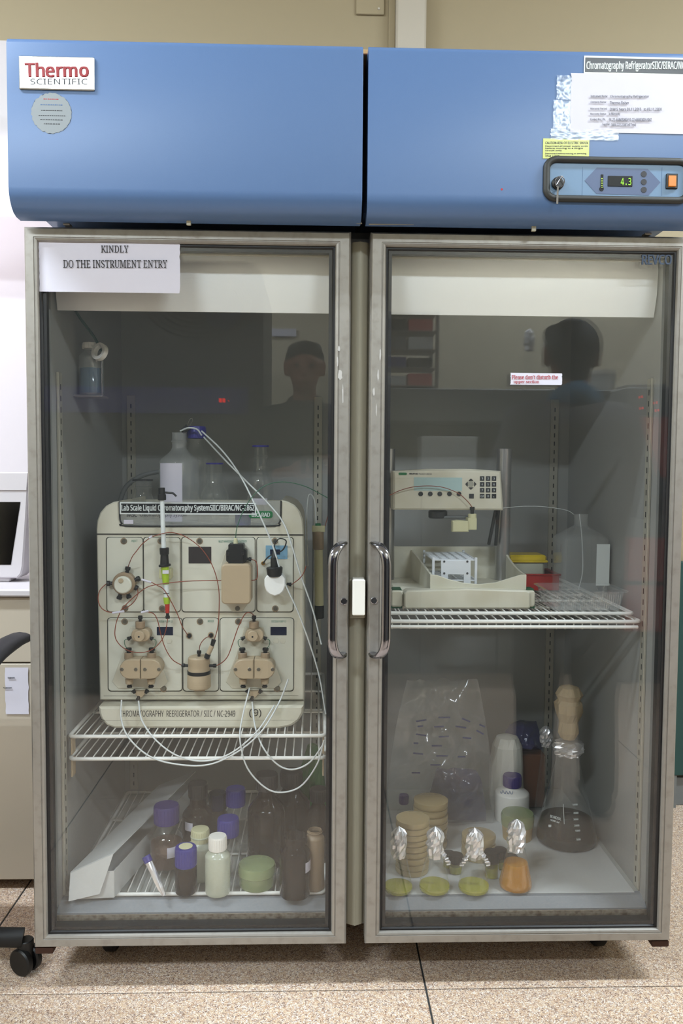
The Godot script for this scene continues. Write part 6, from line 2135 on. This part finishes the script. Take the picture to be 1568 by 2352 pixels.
	for k in 4:
		for i in 2:
			var yy := lerpf(y1 + 0.02, rb.y - 0.01, k / 4.0)
			var bx := lerpf(ra.x + 0.015, rb.x - 0.015, i / 2.0)
			var bo := thing("sample_box", "small %s box on the %s tray of the metal rack" % [["white", "pink", "violet", "dark", "grey", "pale", "black", "rosy"][k * 2 + i], ["lowest", "second", "third", "top"][k]], "box", Vector3(bx, yy, zr + 0.02), "boxes in the metal rack")
			part(bo, "box_body", boxc(Vector3(0, 0, 0), Vector3((rb.x - ra.x) * 0.42, 0.055 + 0.02 * hash1(k, i), 0.18), 0.003), cols[k * 2 + i])
	# foil-topped flasks and tubs on the shelf
	var names := ["foil-capped flask on the reagent shelf next to the metal rack", "foil-capped flask on the reagent shelf beside the white tub"]
	for k in 2:
		var q := MR([1222, 1268][k], 890, zr)
		flask(names[k], Vector3(q.x, y1 + 0.001, zr + 0.08), 0.052, [0.36, 0.33][k], 0.022, M.yellow_liquid, 0.0, 20 + k, 0.66)
	var q := MR(1396, 890, zr)
	t = thing("white_tub", "round white tub on the reagent shelf", "tub", Vector3(q.x, y1, zr + 0.08))
	part(t, "tub_body", lathem([Vector2(0, 0), Vector2(0.07, 0), Vector2(0.075, 0.11), Vector2(0, 0.11)], 24), M.matt_white)
	part(t, "tub_lid", lathem([Vector2(0.078, 0.10), Vector2(0.078, 0.125), Vector2(0, 0.128)], 24), M.white_plastic)
	# pink-fronted cabinet with two instruments
	z = 2.55
	t = thing("drawer_cabinet", "grey cabinet with pink drawer fronts", "cabinet")
	var c0 := MR(1418, 1350, z)
	var ctop := MR(1450, 952, z).y
	part(t, "carcass", boxc(Vector3(c0.x, 0.0, z), Vector3(c0.x + 0.62, ctop, z + 0.42), 0.004), M.bench_grey)
	for e in [[958, 1096], [1235, 1335], [1345, 1450]]:
		part(t, "drawer_front", boxc(Vector3(c0.x + 0.005, MR(1450, e[1], z).y, z - 0.018), Vector3(c0.x + 0.615, MR(1450, e[0], z).y, z), 0.003), M.bench_pink, "pink drawer front")
	for k in 2:
		t = thing("dry_bath", ["grey dry bath with red digits on the pink cabinet", "grey dry bath with red digits at the pink cabinet's far end"][k], "instrument", Vector3(c0.x + 0.04 + 0.29 * k, ctop, z + 0.03), "dry baths on the pink cabinet")
		part(t, "case", boxc(Vector3.ZERO, Vector3(0.26, 0.15, 0.28), 0.008), M.bench_grey)
		part(t, "block", boxc(Vector3(0.03, 0.15, 0.05), Vector3(0.23, 0.17, 0.25), 0.003), M.steel)
		for e in [[0.07, 0.09], [0.075, 0.03], [0.15, 0.06], [0.16, 0.02]]:
			part(t, "led_display", boxc(Vector3(e[0], e[1], -0.003), Vector3(e[0] + 0.010, e[1] + 0.013, 0.0)), M.led_red, "red digits")
	# paper strip on the far wall
	var s0 := MR(600, 771, 3.89)
	var s1 := MR(680, 755, 3.89)
	t = thing("wall_strip", "pale paper strip on the far wall", "paper")
	part(t, "strip", boxc(Vector3(s0.x, s0.y, 3.885), Vector3(s1.x, s1.y, 3.899)), M.paper)


# ---------- people, seen mirrored in the glass ----------

# distance grid over the bones [a, b, ra, rb]; joined with a smooth minimum and meshed as surface nets into st
func flesh(st: SurfaceTool, bones: Array, cell: float, soft: float) -> void:
	var lo := Vector3.ONE * 1e9
	var hi := -lo
	for b in bones:
		var m := maxf(b[2], b[3]) + soft + cell * 2.0
		for p in [b[0], b[1]]:
			lo = lo.min(p - Vector3.ONE * m)
			hi = hi.max(p + Vector3.ONE * m)
	var nx := int((hi.x - lo.x) / cell) + 2
	var ny := int((hi.y - lo.y) / cell) + 2
	var nz := int((hi.z - lo.z) / cell) + 2
	var g := PackedFloat32Array()
	g.resize(nx * ny * nz)
	g.fill(1.0)
	for b in bones:
		var m := maxf(b[2], b[3]) + soft + cell * 1.5
		var a0: Vector3 = b[0].min(b[1]) - Vector3.ONE * m - lo
		var a1: Vector3 = b[0].max(b[1]) + Vector3.ONE * m - lo
		var ab: Vector3 = b[1] - b[0]
		var l2 := maxf(ab.length_squared(), 1e-9)
		for z in range(maxi(0, int(a0.z / cell)), mini(nz, int(a1.z / cell) + 2)):
			for y in range(maxi(0, int(a0.y / cell)), mini(ny, int(a1.y / cell) + 2)):
				var at := (z * ny + y) * nx
				for x in range(maxi(0, int(a0.x / cell)), mini(nx, int(a1.x / cell) + 2)):
					var p := lo + Vector3(x, y, z) * cell
					var ap: Vector3 = p - b[0]
					var u := clampf(ap.dot(ab) / l2, 0.0, 1.0)
					var d: float = (ap - ab * u).length() - lerpf(b[2], b[3], u)
					var e := g[at + x]
					var h := maxf(soft - absf(d - e), 0.0) / soft
					g[at + x] = minf(d, e) - h * h * soft * 0.25
	var ids := {}
	var verts := PackedVector3Array()
	var sx := 1
	var sy := nx
	var sz := nx * ny
	var corner := [0, sx, sy, sx + sy, sz, sz + sx, sz + sy, sz + sx + sy]
	for z in nz - 1:
		for y in ny - 1:
			var at := (z * ny + y) * nx
			for x in nx - 1:
				var i := at + x
				var s := int(g[i] < 0.0) + int(g[i + 1] < 0.0) + int(g[i + sy] < 0.0) + int(g[i + sy + 1] < 0.0) + int(g[i + sz] < 0.0) + int(g[i + sz + 1] < 0.0) + int(g[i + sz + sy] < 0.0) + int(g[i + sz + sy + 1] < 0.0)
				if s == 0 or s == 8:
					continue
				var sum := Vector3.ZERO
				var n := 0
				for e in [[0, 1], [2, 3], [4, 5], [6, 7], [0, 2], [1, 3], [4, 6], [5, 7], [0, 4], [1, 5], [2, 6], [3, 7]]:
					var va := g[i + corner[e[0]]]
					var vb := g[i + corner[e[1]]]
					if (va < 0.0) != (vb < 0.0):
						var t := va / (va - vb)
						var pa := Vector3(e[0] & 1, (e[0] >> 1) & 1, e[0] >> 2)
						var pb := Vector3(e[1] & 1, (e[1] >> 1) & 1, e[1] >> 2)
						sum += pa.lerp(pb, t)
						n += 1
				ids[i] = verts.size()
				verts.append(lo + (Vector3(x, y, z) + sum / n) * cell)
	st.set_smooth_group(1)
	for i in ids:
		var inside := g[i] < 0.0
		for axis in 3:
			var step: int = [sx, sy, sz][axis]
			var u: int = [sy, sz, sx][axis]
			var v: int = [sz, sx, sy][axis]
			if (g[i + step] < 0.0) == inside:
				continue
			if not (ids.has(i - u) and ids.has(i - v) and ids.has(i - u - v)):
				continue
			var a := verts[ids[i]]
			var b := verts[ids[i - u]]
			var c := verts[ids[i - u - v]]
			var d := verts[ids[i - v]]
			if inside:
				quad(st, a, b, c, d)
			else:
				quad(st, a, d, c, b)


# joints of a standing figure facing -z (turn 0); hands given in its own axes
func figure(called_label: String, at: Vector3, turn: float, tall: float, hands: Array, elbows: Array, top: Material, collar: Material, head_tilt: float) -> Node3D:
	var t := thing("person", called_label, "person", at)
	t.rotation.y = turn
	var k := tall / 1.72
	var hip := 0.90 * k
	var sh := 1.40 * k
	var chin := tall - 0.225 * k
	var hc := Vector3(0, tall - 0.11 * k, -0.03 - head_tilt)
	var skin := ms()
	# head
	flesh(skin, [
		[hc + Vector3(0, 0.02, 0.015), hc + Vector3(0, 0.02, 0.02), 0.086 * k, 0.086 * k], [hc + Vector3(0, 0.0, -0.02), hc + Vector3(0, -0.05, -0.025), 0.075 * k, 0.062 * k],
		[hc + Vector3(0, -0.085, -0.045), hc + Vector3(0, -0.06, 0.0), 0.030, 0.055], [hc + Vector3(0, -0.09, 0.03), hc + Vector3(0, -0.22, 0.06 + head_tilt * 0.5), 0.052, 0.06],
		[hc + Vector3(0, 0.0, -0.092), hc + Vector3(0, -0.036, -0.108), 0.008, 0.014], [hc + Vector3(-0.04, 0.022, -0.078), hc + Vector3(0.04, 0.022, -0.078), 0.014, 0.014],
		[hc + Vector3(-0.018, -0.066, -0.088), hc + Vector3(0.018, -0.066, -0.088), 0.008, 0.008], [hc + Vector3(-0.084, 0.015, 0.012), hc + Vector3(-0.086, -0.03, 0.006), 0.015, 0.010], [hc + Vector3(0.084, 0.015, 0.012), hc + Vector3(0.086, -0.03, 0.006), 0.015, 0.010],
	], 0.0075, 0.022)
	# trunk and legs under the clothes, coarse
	var trunk := [[Vector3(0, sh - 0.05, 0), Vector3(0, hip + 0.12, 0), 0.105, 0.10], [Vector3(-0.09, sh - 0.06, 0.0), Vector3(-0.06, hip, 0), 0.085, 0.095], [Vector3(0.09, sh - 0.06, 0.0), Vector3(0.06, hip, 0), 0.085, 0.095], [Vector3(0, sh, 0.01), hc + Vector3(0, -0.12, 0.04), 0.06, 0.05]]
	var legs := []
	var shoes := []
	for s in [-1.0, 1.0]:
		legs.append([Vector3(s * 0.09, hip, 0), Vector3(s * 0.10, 0.48 * k, -0.01), 0.085, 0.058])
		legs.append([Vector3(s * 0.10, 0.48 * k, -0.01), Vector3(s * 0.11, 0.09, 0.02), 0.056, 0.042])
		shoes.append([Vector3(s * 0.11, 0.045, 0.05), Vector3(s * 0.12, 0.036, -0.13), 0.044, 0.034])
	var arms := []
	var sleeves := []
	for i in 2:
		var s := -1.0 if i == 0 else 1.0
		var shoulder := Vector3(s * 0.175 * k, sh - 0.03, 0.0)
		var elbow: Vector3 = elbows[i]
		var wrist: Vector3 = hands[i]
		arms.append([shoulder, elbow, 0.048, 0.038])
		arms.append([elbow, wrist, 0.038, 0.026])
		sleeves.append([shoulder, elbow, 0.066, 0.056])
		sleeves.append([elbow, elbow.lerp(wrist, 0.55), 0.054, 0.046])
	flesh(skin, trunk + legs + arms, 0.022, 0.04)
	for i in 2:
		hand(skin, hands[i], (hands[i] - elbows[i]).normalized(), -1.0 if i == 0 else 1.0)
	part(t, "body", done(skin), M.skin)
	var st := ms()
	flesh(st, [[hc + Vector3(0, 0.034, 0.022), hc + Vector3(0, 0.03, 0.03), 0.092 * k, 0.092 * k], [hc + Vector3(-0.045, 0.07, -0.045), hc + Vector3(0.045, 0.075, -0.045), 0.036, 0.036], [hc + Vector3(0, 0.0, 0.05), hc + Vector3(0, -0.055, 0.05), 0.070, 0.050]], 0.009, 0.02)
	part(t, "hair", done(st), M.hair, "short black hair")
	for s in [-1.0, 1.0]:
		part(t, "eye", rodm(hc + Vector3(s * 0.032, 0.002, -0.088), hc + Vector3(s * 0.032, 0.002, -0.0935), 0.010, 12), M.ink)
	st = ms()
	flesh(st, [[Vector3(0, sh - 0.05, 0.0), Vector3(0, hip + 0.05, 0.0), 0.125, 0.125], [Vector3(-0.10, sh - 0.055, 0.0), Vector3(-0.075, hip - 0.04, 0.0), 0.098, 0.112], [Vector3(0.10, sh - 0.055, 0.0), Vector3(0.075, hip - 0.04, 0.0), 0.098, 0.112]] + sleeves, 0.016, 0.045)
	part(t, "top", done(st), top, "long-sleeved top")
	st = ms()
	flesh(st, [[Vector3(-0.045, sh + 0.045, 0.03), Vector3(0.045, sh + 0.045, 0.03), 0.045, 0.045], [Vector3(0, sh + 0.03, 0.0), Vector3(0, sh + 0.055, 0.045), 0.062, 0.058]], 0.010, 0.02)
	part(t, "collar", done(st), collar)
	st = ms()
	var cloth := []
	for b in legs:
		cloth.append([b[0], b[1], b[2] + 0.016, b[3] + 0.02])
	flesh(st, cloth + [[Vector3(-0.05, hip + 0.02, 0), Vector3(0.05, hip + 0.02, 0), 0.10, 0.10]], 0.018, 0.03)
	part(t, "trousers", done(st), M.trousers)
	st = ms()
	flesh(st, shoes, 0.012, 0.01)
	part(t, "shoes", done(st), M.rubber)
	return t


# palm and five bent fingers closing forward (along dir) and inward
func hand(st: SurfaceTool, wrist: Vector3, dir: Vector3, side: float) -> void:
	var f := dir
	var inward := Vector3(-side, 0, 0)
	inward = (inward - f * inward.dot(f)).normalized()
	var up := f.cross(inward) * (1.0 if f.cross(inward).y > 0.0 else -1.0)
	var bones := [[wrist, wrist + f * 0.045 + up * 0.018, 0.026, 0.022], [wrist, wrist + f * 0.045 - up * 0.018, 0.026, 0.022]]
	var lengths := [0.034, 0.038, 0.036, 0.028]
	for k in 4:
		var root := wrist + f * 0.072 + up * (0.033 - 0.022 * k)
		var a: float = lengths[k]
		var m1: Vector3 = root + f * a + inward * 0.006
		var m2: Vector3 = m1 + f * a * 0.30 + inward * a * 0.72
		var m3: Vector3 = m2 - f * a * 0.25 + inward * a * 0.55
		bones.append([wrist + f * 0.035 + up * (0.024 - 0.016 * k), root, 0.014, 0.0105])
		bones.append([root, m1, 0.0100, 0.0092])
		bones.append([m1, m2, 0.0092, 0.0085])
		bones.append([m2, m3, 0.0085, 0.0075])
	var tb := wrist + f * 0.022 + up * 0.024
	var t1 := tb + f * 0.028 + up * 0.020 + inward * 0.020
	bones.append([tb, t1, 0.015, 0.0115])
	bones.append([t1, t1 + f * 0.022 + inward * 0.018, 0.0115, 0.0088])
	flesh(st, bones, 0.0042, 0.006)


func build_people() -> void:
	# the photographer stands behind the lens and holds it at chest height
	var at := Vector3(0.56, 0, 2.12)
	var l := cam_at - at
	figure("person in a dark top holding a black camera at chest height", at, 0.0, 1.735, [l + Vector3(-0.105, -0.03, 0.13), l + Vector3(0.105, -0.02, 0.13)], [Vector3(-0.27, 1.10, 0.02), Vector3(0.30, 1.10, 0.02)], M.shirt_dark, M.shirt_dark, 0.02)
	var t := thing("camera_body", "black camera held by the person in the dark top", "camera", cam_at + Vector3(0, 0, 0.025))
	part(t, "case", boxc(Vector3(-0.065, -0.045, 0.05), Vector3(0.065, 0.045, 0.10), 0.012), M.black_plastic)
	part(t, "grip", boxc(Vector3(-0.068, -0.045, 0.035), Vector3(-0.040, 0.035, 0.06), 0.008), M.rubber)
	part(t, "prism", boxc(Vector3(-0.03, 0.04, 0.05), Vector3(0.03, 0.068, 0.095), 0.010), M.black_plastic)
	part(t, "lens_barrel", lathem([Vector2(0.026, 0.0), Vector2(0.033, 0.0), Vector2(0.034, 0.004), Vector2(0.034, 0.05), Vector2(0.026, 0.05), Vector2(0.026, 0.012), Vector2(0.0, 0.012)], 28, Transform3D(Basis(Vector3(1, 0, 0), PI / 2), Vector3.ZERO)), M.black_plastic)
	# a colleague with the back to the refrigerator
	var h := MR(1316, 742, 0.95)
	figure("person in a grey coat standing with the back to the refrigerator", Vector3(h.x, 0, 0.92), PI, h.y, [Vector3(-0.20, 1.02, -0.24), Vector3(0.18, 1.0, -0.26)], [Vector3(-0.26, 1.06, 0.0), Vector3(0.26, 1.06, 0.0)], M.coat_grey, M.collar_blue, 0.0)
